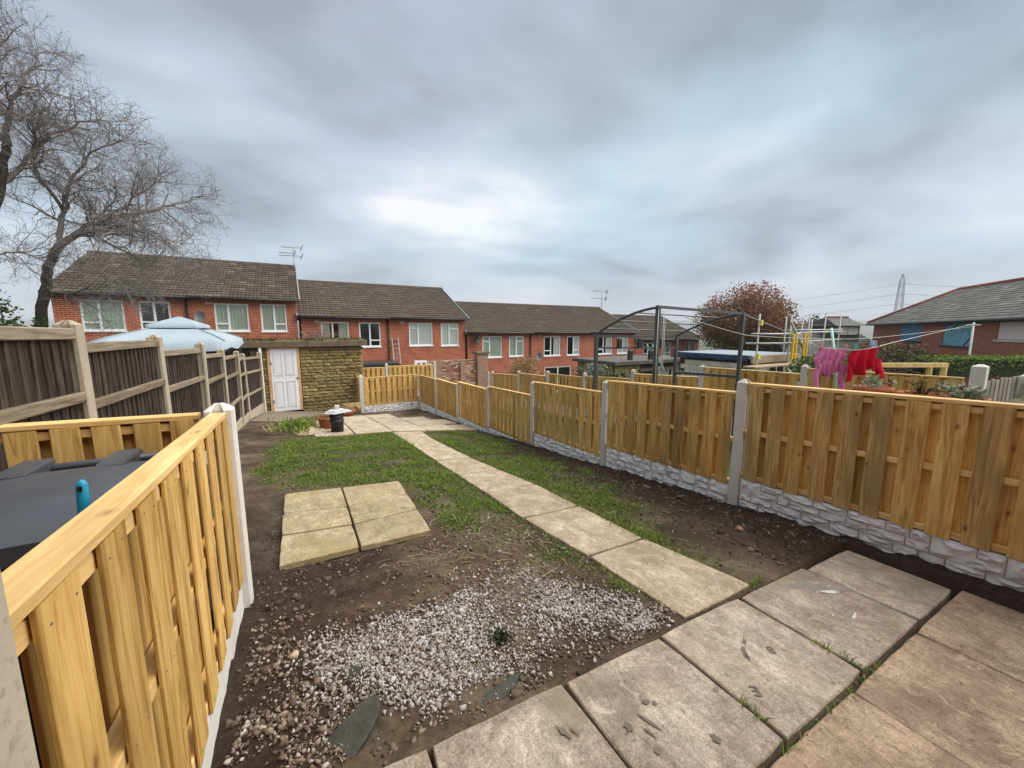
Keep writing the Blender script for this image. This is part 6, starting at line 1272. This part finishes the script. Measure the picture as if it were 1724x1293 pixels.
# tufts in the joints and along slab edges
sp_ = []; 
for (a, c, n, s) in [((2.27,0.80),(2.29,0.60),60,0.012),((1.56,0.78),(1.57,0.68),30,0.012),((1.35,0.575),(2.4,0.575),80,0.014),((1.79,1.30),(1.75,2.9),200,0.02),((1.76,1.55),(1.72,1.75),120,0.02),((2.44,1.25),(2.45,3.6),420,0.03),((2.45,1.22),(2.62,1.26),60,0.02),((1.74,2.9),(1.70,8.3),900,0.03),((2.42,3.6),(2.36,8.3),900,0.03),((1.2,8.5),(1.66,8.5),120,0.06)]:
    t = rng.random(n); sp_.append(np.column_stack([a[0]+(c[0]-a[0])*t+rng.normal(0, s, n), a[1]+(c[1]-a[1])*t+rng.normal(0, s*0.6, n)]))
sp_ = np.concatenate(sp_); zz_ = np.where(sp_[:,1] < 1.2, patio_z(sp_[:,0], sp_[:,1])-0.012, soil_h(sp_[:,0], sp_[:,1]))
blades(np.column_stack([sp_, zz_]), rng.uniform(0.018, 0.06, len(sp_)), rng.uniform(0.0015, 0.0032, len(sp_)), 1.2, M['grass'], 'edge_grass', 'tufts of grass in the joints and along the edges of the slabs', 'grass')
# straw and twigs on the mud
b = MB(); rnd = random.Random(8)
for i in range(520):
    x_, y_ = (rnd.gauss(1.25, 0.38), rnd.gauss(2.55, 0.42)) if rnd.random() < 0.7 else (rnd.uniform(-0.25, 3.6), rnd.uniform(1.3, 4.4))
    if x_ > 1.74 and x_ < 2.46 or y_ < 1.26: continue
    a = rnd.uniform(0, 6.28); l = rnd.uniform(0.03, 0.16)*rnd.random()**0.5; h = [float(soil_h(np.array(x_+math.cos(a)*l*t), np.array(y_+math.sin(a)*l*t))) for t in (0, 0.5, 1)]
    b.tube([(x_+math.cos(a)*l*t+(0.10*l*math.sin(i) if t == 0.5 else 0), y_+math.sin(a)*l*t, h[k]+0.006+(0.008 if k == 1 else 0)) for k, t in enumerate((0, 0.5, 1))], [0.0022,0.002,0.0012], 4)
tag(b.build('straw_litter', M['straw']), 'dry straw and twigs lying on the mud', 'straw', kind='stuff')

# ================================================================== pylon and wires
py = empty('pylon', (550, 157, -30), 'distant lattice electricity pylon against the sky', 'pylon'); b0 = Vector((550,157,0))
def lvl(z, w): return [b0+Vector((sx*w, sy*w, z)) for sx, sy in ((-1,-1),(1,-1),(1,1),(-1,1))]
L_ = [(-30,5.0),(0,3.3),(10,2.9),(20,2.6),(30,2.3),(40,2.0),(50,1.7),(58,0.2)]; b = MB(); b_br = MB()
for i in range(len(L_)-1):
    a, c = lvl(*L_[i]), lvl(*L_[i+1])
    for k in range(4): b.bar(a[k], c[k], 0.42, 0.42); b_br.bar(a[k], c[(k+1) % 4], 0.2, 0.2); b_br.bar(a[(k+1) % 4], c[k], 0.2, 0.2); b_br.bar(c[k], c[(k+1) % 4], 0.22, 0.22)
b.build('legs', M['steel_far'], py); b_br.build('bracing', M['steel_far'], py)
wd = Vector((0.32,-0.95,0)).normalized(); ad = Vector((-wd.y, wd.x, 0))
for z, w in ((28,6),(38,7),(48,5)): MB().bar(b0+ad*w*0.45+Vector((0,0,z)), b0-ad*w*0.45+Vector((0,0,z)), 0.5, 0.5).build('cross_arm', M['steel_far'], py)
for i, z in enumerate((28,38,48)):
    for s in (-1, 1):
        p = b0+ad*s*2.6+Vector((0,0,z)); pts = []
        for k in range(-16, 17): t = k/16; pts.append(p-wd*t*480+Vector((0,0,-20*(1-(abs(t)*2-1)**2) if True else 0)))
        tag(tube_obj('power_line', pts, 0.10, M['steel_far'], None, 4), f'{"nearer" if s < 0 else "farther"} {["lowest","middle","top"][i]} power line strung from the distant pylon', 'power line', 'power lines on the pylon')

# ================================================================== damp air
hz_ = MB().box(-3200, 3200, -3200, 3200, -60, 95).build('haze', M['upvc']); hz_['kind'] = 'stuff'; hz_['label'] = 'thin grey haze in the damp air'
hm = bpy.data.materials.new('haze_air'); hm.use_nodes = True; hm.node_tree.nodes.clear(); vo = hm.node_tree.nodes.new('ShaderNodeVolumePrincipled'); vo.inputs['Color'].default_value = (0.80, 0.84, 0.90, 1); vo.inputs['Density'].default_value = 0.0006; vo.inputs['Anisotropy'].default_value = 0.0
ho = hm.node_tree.nodes.new('ShaderNodeOutputMaterial'); hm.node_tree.links.new(vo.outputs[0], ho.inputs['Volume']); hz_.data.materials.clear(); hz_.data.materials.append(hm)
